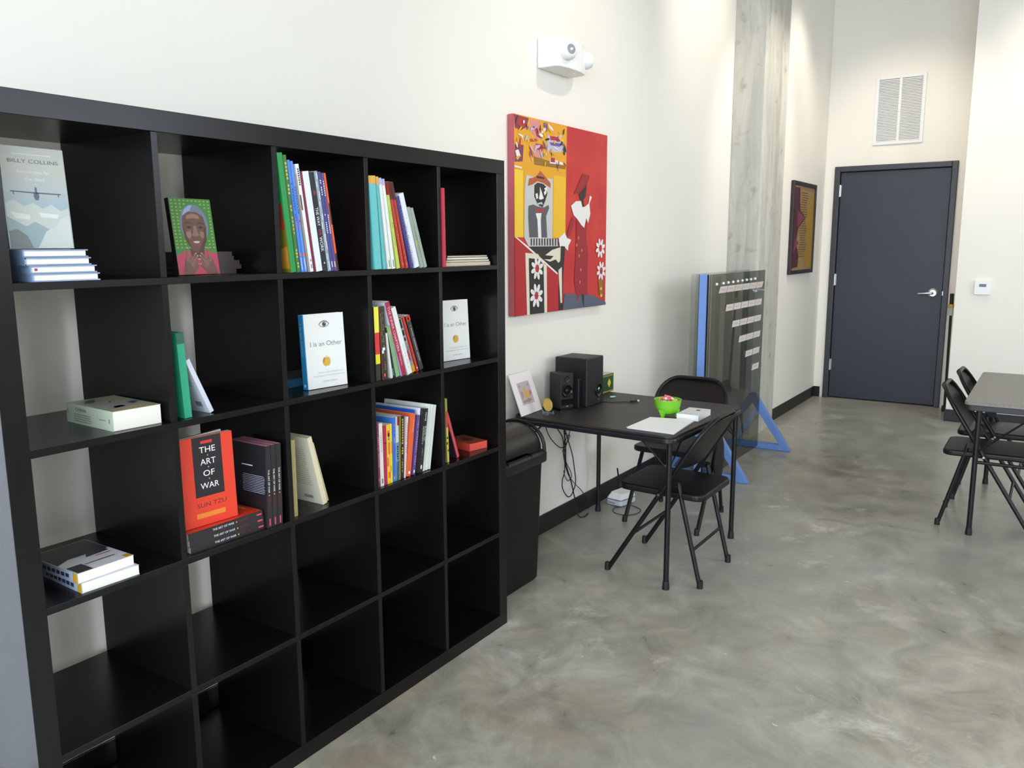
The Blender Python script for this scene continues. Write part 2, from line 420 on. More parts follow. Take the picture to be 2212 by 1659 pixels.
# ---- door in its steel frame
D0, D1, DT = -0.925, 0.145, 2.28
bm = BM(); fw = 0.052
prof = [(7.835, 0), (7.835, fw-0.012), (7.85, fw), (7.95, fw), (7.95, 0)]
box(bm, 7.835, D0, 0, 7.955, D0+fw, DT); box(bm, 7.835, D1-fw, 0, 7.955, D1, DT); box(bm, 7.835, D0+fw, DT-fw, 7.955, D1-fw, DT)
fr = struct('trim_1', bm, M_doorf, bevel=0.006, label='dark grey steel door frame')
dr = struct('door_1', B(7.868, D0+fw+0.004, 0.012, 7.912, D1-fw-0.004, DT-fw-0.004), M_door, bevel=0.003)
dr['label'] = 'dark slate grey flush door with a steel lever handle'
for z in (2.05, 1.19, 0.34):
    bm = T([(7.858, 0.093, z-0.056), (7.858, 0.093, z+0.056)], 0.0085, 10)
    box(bm, 7.862, 0.078, z-0.055, 7.8675, 0.093, z+0.055)
    obj('hinge', bm, M_steel, dr, smooth=True)
hd = obj('door_handle', lathe(BM(), [(0.0, 7.838), (0.030, 7.838), (0.044, 7.850), (0.046, 7.866)], 24, (0, -0.795, 1.08), 'x'), M_steel, dr, smooth=True)
obj('lever', T(spline([(7.84, -0.795, 1.08), (7.805, -0.793, 1.08), (7.80, -0.775, 1.08), (7.80, -0.72, 1.076), (7.805, -0.675, 1.072)]), 0.011, 10), M_steel, hd, smooth=True)
obj('strike_plate', B(7.8335, D0+fw-0.008, 1.06, 7.8349, D0+fw-0.002, 1.10), M_steel, fr)

# ---- return-air grille above the door
v = thing('wall_vent', 'white louvred air vent high on wall above the grey door', 'vent', (7.86, -0.395, 2.46))
bm = BM()
W2, HV, fb = 0.215, 0.62, 0.03
box(bm, -0.016, -W2, 0, -0.001, -W2+fb, HV); box(bm, -0.016, W2-fb, 0, -0.001, W2, HV)
box(bm, -0.016, -W2+fb, 0, -0.001, W2-fb, fb); box(bm, -0.016, -W2+fb, HV-fb, -0.001, W2-fb, HV)
obj('frame', bm, M_vent, v, bevel=0.003)
obj('centre_bar', B(-0.015, -0.011, fb, -0.001, 0.011, HV-fb), M_vent, v)
obj('backing', B(-0.003, -W2+fb, fb, -0.0012, W2-fb, HV-fb), M_ventd, v)
sl = mesh_of('slat', prism(BM(), [(-0.013, 0.0), (-0.0118, 0.0012), (-0.004, 0.0115), (-0.0055, 0.0105)], lambda u, w, k: (u, k, w), 0.0, W2-fb-0.012), M_vent)
nsl = 40
for k in range(nsl):
    z = fb + 0.002 + k*(HV-2*fb-0.004)/nsl
    for y in (0.0115, -W2+fb+0.0005):
        o = bpy.data.objects.new('slat', sl); COL.objects.link(o); o.parent = v; o.location = (0, y, z)

# ---- thermostat
t = thing('thermostat', 'square white thermostat with small dark display beside the door', 'thermostat', (7.22, -1.242, 1.11))
obj('body', prism(BM(), rrect(-0.062, 0, 0.062, 0.121, 0.012), lambda u, w, k: (k, u, w), -0.028, -0.0005), M_white, t, bevel=0.004)
obj('display', B(-0.0288, -0.026, 0.066, -0.0281, 0.026, 0.09), mat('lcd', (92, 100, 110), 0.3), t)

# ---- emergency light
e = thing('emergency_light', 'white twin-head emergency light box mounted high on wall', 'emergency light', (2.95, 0.44, 2.39))
poly = [(-0.155, -0.001), (-0.150, -0.10), (-0.135, -0.118), (-0.06, -0.128), (0.0, -0.131), (0.06, -0.128), (0.135, -0.110), (0.152, -0.085), (0.155, -0.001)]
obj('housing', prism(BM(), poly, XY, 0, 0.142), M_white, e, bevel=0.007)
for sx, yy, ang in ((-0.085, -0.128, -25), (0.145, -0.10, 45)):
    h = bpy.data.objects.new('lamp_head', mesh_of('lamp_head', lathe(BM(), [(0.0, 0.02), (0.034, 0.02), (0.043, 0.0), (0.044, -0.016), (0.036, -0.034), (0.027, -0.040), (0.025, -0.036)], 28, (0,0,0), 'y'), M_white, True))
    COL.objects.link(h); h.parent = e; h.location = (sx, yy, 0.075); h.rotation_euler = (math.radians(-6), 0, math.radians(ang))
    l = obj('lens', lathe(BM(), [(0.0, -0.0375), (0.024, -0.0365)], 24, (0,0,0), 'y'), mat('lamp_lens', (190, 195, 205), 0.12, metal=0.7), h, smooth=True)
    obj('bulb', lathe(BM(), [(0.0, -0.046), (0.006, -0.043), (0.007, -0.037), (0.0, -0.036)], 12, (0,0,0), 'y'), M_white, h, smooth=True)
obj('indicator_led', lathe(BM(), [(0.0, -0.0015), (0.0045, 0.0)], 12, (0.06, -0.09, 0.0), 'z'), mat('red_led', (255, 90, 110), 0.4, emit=((255, 60, 90), 3.0)), e)

# ---- track lights (out of the frame, they wash the far walls)
def track_light(loc, target, watts, label, size=0.05, spot=70):
    loc, target = Vector(loc), Vector(target)
    r = thing('track_light', label, 'lamp', loc, 0, 'track lights on the ceiling')
    d = (target-loc).normalized()
    obj('stem', T([(0, 0, 0.0), (0, 0, CH-loc.z-0.02)], 0.009, 8), M_white, r)
    obj('canopy', T([(0, 0, CH-loc.z-0.025), (0, 0, CH-loc.z-0.001)], 0.05, 16), M_white, r)
    obj('head', T([-d*0.06, d*0.02, d*0.075], 0.05, 16, radii=[0.036, 0.046, 0.05]), M_white, r, smooth=True)
    l = bpy.data.lights.new('track_spot', 'SPOT'); l.energy = watts; l.color = (1.0, 0.89, 0.76); l.spot_size = math.radians(spot); l.spot_blend = 0.9; l.shadow_soft_size = size
    o = bpy.data.objects.new('track_spot', l); COL.objects.link(o)
    o.parent = r; o.location = d*0.09; o.rotation_euler = d.to_track_quat('-Z', 'Y').to_euler()
track_light((4.7, -0.75, 3.95), (5.0, 0.44, 3.0), 26, 'white track spotlight near the concrete column')
track_light((6.5, -0.6, 3.95), (6.7, 0.24, 2.6), 24, 'white track spotlight between column and door')
track_light((5.9, -2.2, 3.95), (7.22, -1.9, 2.7), 50, 'white track spotlight facing the thermostat wall')
track_light((5.7, -1.0, 3.95), (5.95, 0.19, 2.4), 52, 'white track spotlight added to brighten the concrete column', spot=55)  # extra unseen head, added to warm and lift the column's front face
track_light((6.2, -0.45, 3.95), (7.86, -0.42, 2.0), 34, 'white track spotlight added to brighten the grey door wall')  # unseen head added to brighten the far end of the room
track_light((3.0, -1.6, 3.95), (3.1, 0.44, 1.9), 35, 'white track spotlight facing the painting')

# ================================================================== BOOKCASE (five by five open cubes)
FA, FT = 0.0507, 0.0168                 # outer frame, inner boards
FC = (1.85 - 2*FA - 4*FT)/5
DEP = 0.39
bc = thing('bookcase', 'black-brown cube bookcase with five rows of five open compartments', 'bookcase', (0, 0, 0))
obj('top_panel', B(0, 0, 1.85-FA, 1.85, DEP, 1.85), M_lam, bc, bevel=0.0012)
obj('bottom_panel', B(0, 0, 0, 1.85, DEP, FA), M_lam, bc, bevel=0.0012)
obj('side_panel', B(0, 0, FA, FA, DEP, 1.85-FA), M_lam, bc, bevel=0.0012)
obj('side_panel', B(1.85-FA, 0, FA, 1.85, DEP, 1.85-FA), M_lam, bc, bevel=0.0012)
ST = {}
for k in range(1, 5):
    zt = 1.85 - FA - k*FC - (k-1)*FT
    ST[k] = zt
    obj('shelf', B(FA, 0.0008, zt-FT, 1.85-FA, DEP-0.001, zt), M_lam, bc, bevel=0.0008)
ST[5] = FA
DX = {}
for k in range(1, 5):
    x0 = FA + k*FC + (k-1)*FT; DX[k] = (x0, x0+FT)
    for r in range(5):
        z1 = 1.85 - FA - r*(FC+FT)
        obj('divider', B(x0, 0.0014, z1-FC, x0+FT, DEP-0.001, z1), M_lam, bc, bevel=0.0008)

# ================================================================== BOOKS
def place(o, O, X, Y):
    X, Y = Vector(X).normalized(), Vector(Y).normalized(); Z = X.cross(Y)
    m = Matrix((X, Y, Z)).transposed().to_4x4(); m.translation = Vector(O); o.matrix_world = m
CM = {}
def cmat(rgb, rough=0.35):
    k = tuple(rgb)
    if k not in CM: CM[k] = mat('cover_%d_%d_%d' % k, rgb, rough)
    return CM[k]
def book(label, t, h, d, cover, spine=None, pages=None, hard=False, group=None, name='book'):
    """local: x thickness (front cover at x=t), y depth from spine, z height"""
    r = thing(name, label, 'book', group=group)
    c = 0.0026 if hard else 0.0008
    i = 0.003 if hard else 0.0003
    bm = BM()
    box(bm, 0, 0, 0, c, d, h); box(bm, t-c, 0, 0, t, d, h)
    if spine is None: box(bm, c, 0, 0, t-c, c, h)
    obj('cover', bm, cmat(cover), r)
    if spine is not None:
        obj('spine', B(-0.0003, -0.0004, 0, t+0.0003, c, h), cmat(spine), r)
    obj('pages', B(c+0.0002, c+0.0004, i, t-c-0.0002, d-i-0.001, h-i), pages or M_paper, r)
    r['_t'] = t
    del r['_t']
    return r
def FRONT(t, h, d): return ((t, d/2, h/2), Y_, Z_)
def BACK(t, h, d): return ((0, d/2, h/2), -Y_, Z_)
def SPINE(t, h, d): return ((t/2, -0.0005, h/2), -Z_, X_)     # u runs down the spine

def overlap(P, Q):
    for A, Bq in ((P, Q), (Q, P)):
        for i in range(4):
            ex, ez = A[(i+1)%4][0]-A[i][0], A[(i+1)%4][1]-A[i][1]; nx, nz = ez, -ex
            a = [p[0]*nx+p[1]*nz for p in A]; b = [p[0]*nx+p[1]*nz for p in Bq]
            if max(a) <= min(b)+1e-7 or max(b) <= min(a)+1e-7: return False
    return True
def poly_of(x, t, h, deg):
    a = math.radians(deg)
    if deg >= 0: px, u, vv = x, (math.cos(a), math.sin(a)), (-math.sin(a), math.cos(a)); o = (px, 0.0)
    else:
        a = -a; u, vv = (math.cos(a), -math.sin(a)), (math.sin(a), math.cos(a)); o = (x, t*math.sin(a))
    q = [o, (o[0]+t*u[0], o[1]+t*u[1]), (o[0]+t*u[0]+h*vv[0], o[1]+t*u[1]+h*vv[1]), (o[0]+h*vv[0], o[1]+h*vv[1])]
    return q
def pack(row, x_left, specs, y0, x_min=None):
    """stand books side by side from x_left, leaning by their own angle; returns roots"""
    done = [[(x_left-0.05, -0.01), (x_left, -0.01), (x_left, 0.4), (x_left-0.05, 0.4)]]
    roots = []
    x = x_left - 0.02
    for n, s in enumerate(specs):
        t, h, deg = s['t'], s['h'], s['lean']
        if n == 0 and x_min: x = x_min
        x = max(x, s.get('x', -9))
        while True:
            q = poly_of(x, t+0.0016, h, deg)
            if not any(overlap(q, p) for p in done[-4:]): break
            x += 0.0004
        done.append(q)
        r = book(s['label'], t, h, s.get('d', 0.2), s['c'], s.get('s'), s.get('p'), s.get('hard', False), s.get('g'))
        a = math.radians(deg)
        r.location = (q[0][0]+0.0003, y0 + s.get('dy', 0.0), ST[row] + 0.0004 + q[0][1])
        r.rotation_euler = (0, -a, 0)
        roots.append(r)
    return roots
def S(label, t, h, lean, c, s=None, **k):
    k.update(dict(label=label, t=t, h=h, lean=lean, c=c, s=s)); return k
def spine_rects(r, t, h, m, rects, name='spine_print'):
    """rects (u0,u1,v0,v1): u 0..1 down the spine, v 0..1 across"""
    O, U, V = SPINE(t, h, 0)
    return decals(r, name, m, [rect((a-0.5)*h, (c-0.5)*t, (b-0.5)*h, (d-0.5)*t) for a, b, c, d in rects], O, U, V, 0.0003)
def letters(n, u0, u1, v0=0.3, v1=0.7, gap=0.35):
    """a run of small marks, like lettering too fine to read"""
    out = []; w = (u1-u0)/n
    for i in range(n):
        if random.random() < 0.15: continue
        out.append((u0+i*w, u0+i*w+w*(1-gap), v0+0.1*random.random(), v1))
    return out
G3 = 'tall books leaning in the third compartment of the top shelf'
G4 = 'coloured books leaning in the fourth compartment of the top shelf'

# ---- top row, third compartment
sp = [
 S('tall green hardcover with pictorial side leaning on the divider', 0.021, 0.322, 5.6, (30, 140, 70), hard=True, d=0.26, g=G3),
 S('tall olive green book with yellow lettering beside the green hardcover', 0.013, 0.318, 5.9, (62, 112, 50), d=0.25, g=G3),
 S('thin tall blue book beside the olive green one', 0.0105, 0.306, 6.4, (74, 128, 214), d=0.24, g=G3),
 S('thin tall blue book with pale lower spine beside the thin white book', 0.0105, 0.304, 6.6, (88, 140, 222), d=0.24, g=G3),
 S('thin beige book between the blue and the white book', 0.006, 0.27, 7.0, (150, 138, 120), d=0.22, g=G3),
 S('thin white book with a black title at its top', 0.013, 0.298, 7.4, (232, 230, 232), d=0.23, g=G3),
 S('very thin maroon book beside the thick white one', 0.008, 0.280, 7.6, (120, 32, 52), d=0.22, g=G3),
 S('thick plain white book next to the black spine', 0.026, 0.280, 7.8, (226, 230, 240), d=0.22, g=G3),
 S('black book with bold white capitals down its spine', 0.021, 0.279, 7.9, (26, 32, 38), d=0.22, g=G3),
 S('silver grey mottled book beside the black spine', 0.0135, 0.284, 7.9, (150, 164, 174), d=0.22, g=G3),
 S('purple book with white lettering beside the silver one', 0.0115, 0.283, 7.9, (72, 66, 132), d=0.22, g=G3),
 S('purple book with white lettering beside the orange one', 0.0105, 0.281, 7.9, (78, 68, 134), d=0.22, g=G3),
 S('thin orange and black book at the end of the leaning row', 0.0085, 0.281, 7.9, (226, 92, 40), d=0.22, g=G3)]
for q in sp: q['t'] *= 0.86
R = pack(1, DX[2][1]+0.001, sp, 0.002)
O, U, V = BACK(sp[0]['t'], sp[0]['h'], 0.26)
for poly, c in (([(-0.13,-0.16),(0.13,-0.16),(0.13,-0.02),(0.02,0.02),(-0.13,-0.04)], (120, 116, 40)), ([(0.06,-0.15),(0.125,-0.15),(0.125,-0.09),(0.07,-0.1)], (196, 140, 50)),
                ([(0.08,-0.03),(0.125,-0.045),(0.125,0.03),(0.1,0.02)], (150, 60, 40)), ([(0.02,-0.11),(0.1,-0.1),(0.1,-0.05),(0.03,-0.06)], (70, 80, 36)),
                ([(0.085,-0.135),(0.12,-0.135),(0.12,-0.105),(0.085,-0.1)], (190, 196, 206))):
    decal(R[0], 'cover_picture', cmat(c), poly, O, U, V, 0.0003 + 0.0001*random.random())
spine_rects(R[1], sp[1]['t'], sp[1]['h'], cmat((196, 190, 80)), letters(9, 0.06, 0.34, 0.25, 0.8) + letters(8, 0.42, 0.68, 0.3, 0.7) + letters(6, 0.8, 0.97, 0.25, 0.75))
for i in (2, 3):
    spine_rects(R[i], sp[i]['t'], sp[i]['h'], cmat((40, 70, 160)), letters(14, 0.2, 0.55))
    spine_rects(R[i], sp[i]['t'], sp[i]['h'], cmat((200, 214, 246)), [(0.87, 0.98, 0.3, 0.6)])
    spine_rects(R[i], sp[i]['t'], sp[i]['h'], cmat((228, 110, 80)), [(0.83, 0.855, 0.1, 0.9), (0.5, 0.62, 0.3, 0.5)])
spine_rects(R[5], sp[5]['t'], sp[5]['h'], M_ink, letters(8, 0.04, 0.2, 0.25, 0.75) + [(0.28, 0.42, 0.0, 0.35)] + letters(7, 0.88, 0.97))
SB = SPINE(sp[8]['t'], 0.279, 0)
text(R[8], 'title', 'THE WAY', M_whiteink, *SB, -0.016, 0, 0.052, 0.011)
text(R[8], 'title', 'WE', cmat((190, 50, 60)), *SB, 0.027, 0, 0.018, 0.011)
text(R[8], 'title', 'WORK', M_whiteink, *SB, 0.062, 0, 0.042, 0.012)
decal(R[8], 'emblem', M_whiteink, [(0.118, -0.003), (0.118, 0.003), (0.112, 0.0)], *SB, 0.0004)
decal(R[8], 'emblem', cmat((120, 40, 60)), ellipse(-0.083, 0, 0.007, 0.006), *SB, 0.0004)
spine_rects(R[9], sp[9]['t'], sp[9]['h'], cmat((222, 228, 232)), [(u, u+0.05+0.04*random.random(), v, v+0.25) for u, v in [(0.02, 0.5), (0.1, 0.1), (0.2, 0.55), (0.3, 0.2), (0.42, 0.5), (0.5, 0.05), (0.62, 0.4), (0.7, 0.6), (0.82, 0.2), (0.9, 0.5)]])
for i in (10, 11):
    spine_rects(R[i], sp[i]['t'], sp[i]['h'], M_whiteink, letters(7, 0.08, 0.24) + letters(10, 0.42, 0.62) + [(0.9, 0.96, 0.35, 0.65)])
spine_rects(R[12], sp[12]['t'], sp[12]['h'], M_ink, [(0.3, 0.52, 0.3, 1.0), (0.82, 1.0, 0.0, 1.0)])

# ---- top row, fourth compartment
sp = [
 S('teal book with orange top band against the divider', 0.027, 0.284, 3.5, (104, 190, 190), d=0.22, g=G4),
 S('thin teal book beside the thicker teal one', 0.013, 0.283, 5.0, (98, 184, 184), d=0.22, g=G4),
 S('white book with lavender top band beside the thin teal one', 0.0135, 0.281, 7.0, (228, 230, 226), d=0.22, g=G4),
 S('white book with lavender top band beside the lime green one', 0.0145, 0.279, 8.2, (232, 233, 228), d=0.22, g=G4),
 S('short lime green book among the leaning coloured books', 0.0145, 0.232, 10.5, (184, 204, 96), d=0.18, g=G4),
 S('red book with dark top beside the lime green one', 0.014, 0.276, 12.5, (178, 62, 44), d=0.2, g=G4),
 S('red book with dark top beside the navy one', 0.014, 0.276, 13.6, (172, 56, 42), d=0.2, g=G4),
 S('navy blue book beside the broad white one', 0.018, 0.234, 15.5, (54, 56, 126), d=0.17, g=G4),
 S('broad white book with grey speckle beside the navy one', 0.026, 0.245, 17.0, (226, 230, 242), d=0.17, g=G4),
 S('short sage green book with yellow dot beside the white one', 0.017, 0.203, 18.5, (150, 166, 150), d=0.14, g=G4),
 S('short sage green book at the end of the leaning row', 0.0145, 0.202, 19.0, (158, 172, 156), d=0.14, g=G4)]
for q in sp: q['t'] *= 0.84
R = pack(1, DX[3][1]+0.001, sp, -0.004)
for i, c in ((0, (224, 168, 74)), (1, (224, 168, 74)), (2, (188, 176, 220)), (3, (184, 172, 218))):
    spine_rects(R[i], sp[i]['t'], sp[i]['h'], cmat(c), [(0.0, 0.085 if i < 2 else 0.07, 0, 1)], 'top_band')
O, U, V = BACK(0.027, 0.284, 0.22); decal(R[0], 'top_band', cmat((224, 168, 74)), rect(-0.11, 0.118, 0.11, 0.142), O, U, V, 0.0003)
for i in (2, 3): spine_rects(R[i], sp[i]['t'], sp[i]['h'], M_greyink, [(0.9, 0.98, 0.35, 0.65)])
for i in (5, 6):
    spine_rects(R[i], sp[i]['t'], sp[i]['h'], cmat((74, 26, 30)), [(0.0, 0.2, 0, 1)], 'top_band')
    spine_rects(R[i], sp[i]['t'], sp[i]['h'], cmat((214, 110, 90)), letters(12, 0.45, 0.9, 0.4, 0.65) + [(0.93, 0.97, 0.3, 0.7)])
spine_rects(R[4], sp[4]['t'], sp[4]['h'], cmat((120, 140, 60)), letters(12, 0.2, 0.7, 0.4, 0.6))
spine_rects(R[7], sp[7]['t'], sp[7]['h'], cmat((150, 140, 150)), letters(22, 0.1, 0.95, 0.6, 0.85))
spine_rects(R[8], sp[8]['t'], sp[8]['h'], cmat((70, 72, 120)), letters(20, 0.4, 0.97, 0.0, 0.12))
spine_rects(R[9], sp[9]['t'], sp[9]['h'], cmat((226, 190, 50)), [(0.55, 0.63, 0.15, 0.5)])
for i in (9, 10): spine_rects(R[i], sp[i]['t'], sp[i]['h'], cmat((104, 122, 106)), letters(14, 0.3, 0.85, 0.55, 0.75))

# ---- top row, fifth compartment
r = pack(1, DX[4][1]+0.001, [S('thin crimson book upright against the divider above patterned stack', 0.013, 0.266, 0.4, (186, 48, 72), d=0.2)], -0.004)[0]
zz = ST[1] + 0.0005
GF = 'thin patterned books lying flat in the top right compartment'
for i, (t, cov, spn, pg) in enumerate(((0.0125, (200, 202, 204), (206, 207, 208), M_cream), (0.008, (90, 100, 84), (54, 66, 60), M_cream), (0.008, (116, 112, 96), (74, 80, 66), M_paper), (0.006, (96, 84, 68), (70, 62, 50), M_cream))):
    b = book(('bottom thin book with grey spine and cream pages in flat stack under the green ones', 'thin dark green patterned book lying second from bottom of flat stack', 'thin olive patterned book lying second from top of flat stack', 'thin brown patterned book lying on top of flat stack')[i], t, 0.24, 0.272-0.008*i, cov, spn, pg, group=GF)
    place(b, (1.518+0.006*i, 0.028+0.002*i, zz), (0, 0, 1), (1, 0.006*(i-1), 0)); zz += t + 0.0008
    O, U, V = SPINE(t, 0.24, 0)
    if i: decals(b, 'spine_pattern', cmat((176, 182, 168)), [[(u, -t*0.4), (u+0.006, -t*0.4), (u+0.012, t*0.4), (u+0.006, t*0.4)] for u in [-0.11+0.025*k for k in range(9)]], O, U, V, 0.0003)

# ---- top row, first compartment: four pale blue hardcovers, one shown upright on top
zz = ST[1] + 0.0005
GB = 'pale blue hardcovers stacked flat in the top left compartment'
for i in range(4):
    b = book(('pale blue hardcover at the bottom of the flat stack of four', 'pale blue hardcover second from bottom of the stack with a red mark', 'pale blue hardcover third from bottom of the flat stack', 'pale blue hardcover on top of the stack under the standing cover')[i], 0.0163, 0.212, 0.142, (140, 156, 182), (128, 154, 186), M_wpaper, hard=True, group=GB)
    place(b, (0.093-0.004*i+0.003*(i % 2), 0.005+0.004*i, zz), (0, 0, 1), (1, -0.06+0.03*i, 0)); zz += 0.0169
    if i == 1: obj('ribbon', B(0.006, 0.010, 0.0012, 0.011, 0.015, 0.0028), cmat((150, 30, 60)), b)
t, h, d = 0.0163, 0.214, 0.141
b = book('standing poetry hardcover with seaplane above clouds on pale grey cover', t, h, d, (178, 186, 182), (150, 164, 172), hard=True)
place(b, (0.083, 0.082, zz+0.0008), (0.05, -1, 0.06), (1, 0.05, 0))
F = FRONT(t, h, d)
def grad(name, stops):
    m = bpy.data.materials.new(name); m.use_nodes = True; nt = m.node_tree; p = nt.nodes['Principled BSDF']; p.inputs['Roughness'].default_value = 0.35
    tc = nt.nodes.new('ShaderNodeTexCoord'); sx = nt.nodes.new('ShaderNodeSeparateXYZ'); nt.links.new(tc.outputs['Generated'], sx.inputs[0])
    r_ = nt.nodes.new('ShaderNodeValToRGB'); e_ = r_.color_ramp.elements
    while len(e_) < len(stops): e_.new(0.5)
    for q, (pp, c) in zip(e_, stops): q.position = pp; q.color = lin(c)
    nt.links.new(sx.outputs[2], r_.inputs[0]); nt.links.new(r_.outputs[0], p.inputs['Base Color'])
    return m
decal(b, 'cover_print', grad('printed_sky', [(0.0, (150, 176, 190)), (0.35, (150, 180, 200)), (0.5, (172, 186, 190)), (0.8, (190, 192, 180)), (1.0, (186, 190, 182))]), rect(-d/2+0.002, -h/2+0.002, d/2-0.0005, h/2-0.002), *F, 0.0002)
for poly, c in (([(-0.068,-0.106),(0.068,-0.106),(0.068,-0.018),(0.05,-0.026),(0.03,-0.012),(0.01,-0.022),(-0.01,-0.010),(-0.03,-0.018),(-0.05,-0.004),(-0.068,-0.012)], (196, 204, 198)),
                ([(-0.068,-0.106),(0.03,-0.106),(0.05,-0.06),(0.02,-0.066),(-0.01,-0.05),(-0.03,-0.06),(-0.068,-0.04)], (150, 172, 176)),
                ([(-0.01,-0.106),(0.068,-0.106),(0.068,-0.036),(0.048,-0.042),(0.034,-0.06),(0.012,-0.07)], (206, 212, 206)),
                ([(-0.068,-0.106),(-0.02,-0.106),(-0.03,-0.08),(-0.05,-0.066),(-0.068,-0.07)], (112, 122, 120)),
                ([(-0.06,-0.03),(-0.02,-0.036),(-0.02,-0.046),(-0.05,-0.044)], (224, 224, 214)), ([(0.0,-0.03),(0.045,-0.034),(0.04,-0.042),(0.005,-0.04)], (222, 226, 222))):
    decal(b, 'printed_cloud', cmat(c), poly, *F, 0.0004 + 0.00006*random.random())
decals(b, 'printed_seaplane', cmat((86, 96, 112)), [[(-0.055, 0.012), (-0.054, 0.0145), (0.0, 0.0125), (0.054, 0.0115), (0.055, 0.009), (0.0, 0.0095)], [(-0.005, 0.012), (0.005, 0.012), (0.006, 0.003), (0.003, -0.004), (-0.003, -0.004), (-0.006, 0.003)],
        [(-0.05, 0.0125), (-0.047, 0.0125), (-0.0475, 0.006), (-0.0495, 0.006)], [(0.047, 0.010), (0.05, 0.010), (0.0495, 0.004), (0.0475, 0.004)], [(-0.002, 0.012), (0.002, 0.012), (0.002, 0.022), (-0.002, 0.024)]], *F, 0.0008)
text(b, 'author', 'BILLY COLLINS', cmat((98, 108, 122)), *F, 0.002, 0.077, 0.108, 0.0078, 0.0008)
text(b, 'title', 'horoscopes for', M_whiteink, *F, 0.0, 0.054, 0.07, 0.0085, 0.0008)
text(b, 'title', 'the dead', M_whiteink, *F, 0.0, 0.040, 0.042, 0.0075, 0.0008)
decals(b, 'fine_print', M_whiteink, [rect(-0.042, 0.0905, 0.042, 0.0915), rect(-0.006, 0.0285, 0.006, 0.0291)], *F, 0.0008)

# ---- top row, second compartment: portrait cover in front of a stack of dark books
zz = ST[1] + 0.0005
GD = 'dark brown books stacked flat behind the portrait cover'
for i in range(5):
    b = book(('dark brown book at the bottom of the stack behind the portrait cover', 'dark brown book second from bottom behind the portrait cover', 'dark brown book in the middle of the stack behind the portrait', 'dark brown book second from top behind the portrait cover', 'dark brown book on top of the stack behind the portrait')[i], 0.0112, 0.20, 0.13, (54, 46, 44), (70, 60, 56), cmat((88, 74, 64)), group=GD)
    place(b, (0.702+0.006*((i*3) % 4)-0.012*(i > 2), 0.125, zz), (0, 0, 1), (0, 1, 0)); zz += 0.0118
t, h, d = 0.014, 0.193, 0.128
b = book('small upright book with painted portrait of grey-haired person on green cover', t, h, d, (40, 40, 40), (36, 36, 38))
place(b, (0.482, 0.082, ST[1]+0.0006), (0.06, -1, 0.12), (1, 0.06, 0))
F = FRONT(t, h, d)
pic = [('backdrop', (66, 126, 58), rect(-0.064, -0.0965, 0.064, 0.0965)),
       ('shirt', (186, 62, 92), [(-0.064,-0.0965),(0.064,-0.0965),(0.064,-0.045),(0.035,-0.036),(-0.035,-0.036),(-0.064,-0.05)]),
       ('neck', (84, 58, 50), [(-0.02,-0.03),(0.025,-0.03),(0.022,-0.055),(-0.018,-0.055)]),
       ('hair', (112, 122, 146), ellipse(0.004, 0.030, 0.043, 0.052, 24)),
       ('face', (104, 72, 60), [(-0.034,0.03),(-0.030,0.052),(-0.01,0.063),(0.014,0.063),(0.034,0.052),(0.040,0.025),(0.036,-0.008),(0.022,-0.034),(0.004,-0.042),(-0.014,-0.034),(-0.030,-0.008)]),
       ('hair_highlight', (150, 162, 190), [(-0.030,0.052),(-0.022,0.068),(-0.006,0.079),(0.004,0.080),(-0.004,0.066),(-0.018,0.060)]),
       ('brow', (150, 112, 96), [(-0.020,0.044),(0.0,0.047),(0.022,0.045),(0.020,0.055),(0.0,0.059),(-0.016,0.054)]),
       ('jaw_shade', (78, 52, 46), [(0.040,0.025),(0.036,-0.008),(0.022,-0.034),(0.004,-0.042),(0.012,-0.030),(0.026,-0.010),(0.031,0.020)]),
       ('jaw_shade', (82, 55, 48), [(-0.034,0.03),(-0.030,-0.008),(-0.014,-0.034),(-0.018,-0.016),(-0.026,0.010)]),
       ('cheek', (150, 110, 92), [(-0.025,0.012),(-0.010,0.014),(-0.009,0.002),(-0.016,-0.006),(-0.024,0.0)]), ('cheek', (144, 104, 88), [(0.018,0.013),(0.031,0.012),(0.030,0.0),(0.024,-0.006),(0.017,0.002)]),
       ('eyebrow', (70, 52, 50), [(-0.026,0.034),(-0.014,0.038),(-0.004,0.034),(-0.004,0.031),(-0.014,0.034),(-0.026,0.031)]), ('eyebrow', (70, 52, 50), [(0.012,0.034),(0.022,0.038),(0.034,0.034),(0.034,0.031),(0.022,0.034),(0.012,0.031)]),
       ('eye', (42, 30, 30), [(-0.023,0.023),(-0.014,0.027),(-0.005,0.023),(-0.014,0.0205)]), ('eye', (42, 30, 30), [(0.013,0.023),(0.022,0.027),(0.031,0.023),(0.022,0.0205)]),
       ('eye_bag', (128, 92, 80), [(-0.024,0.019),(-0.014,0.017),(-0.005,0.019),(-0.014,0.014)]), ('eye_bag', (124, 88, 76), [(0.013,0.019),(0.022,0.017),(0.031,0.019),(0.022,0.014)]),
       ('nose', (140, 102, 86), [(0.0,0.028),(0.008,0.028),(0.011,0.010),(0.015,0.004),(0.010,-0.001),(0.004,0.001),(-0.003,-0.001),(-0.008,0.004),(-0.003,0.010)]),
       ('nostril', (58, 38, 34), [(-0.005,0.0015),(-0.001,0.0015),(-0.003,-0.001)]), ('nostril', (58, 38, 34), [(0.009,0.0015),(0.013,0.0015),(0.011,-0.001)]),
       ('lips', (120, 76, 70), [(-0.012,-0.012),(-0.002,-0.008),(0.004,-0.0095),(0.010,-0.008),(0.019,-0.012),(0.012,-0.022),(0.003,-0.024),(-0.006,-0.021)]), ('teeth', (206, 190, 182), [(-0.007,-0.0125),(0.004,-0.0115),(0.014,-0.0125),(0.009,-0.0165),(-0.002,-0.0165)])]
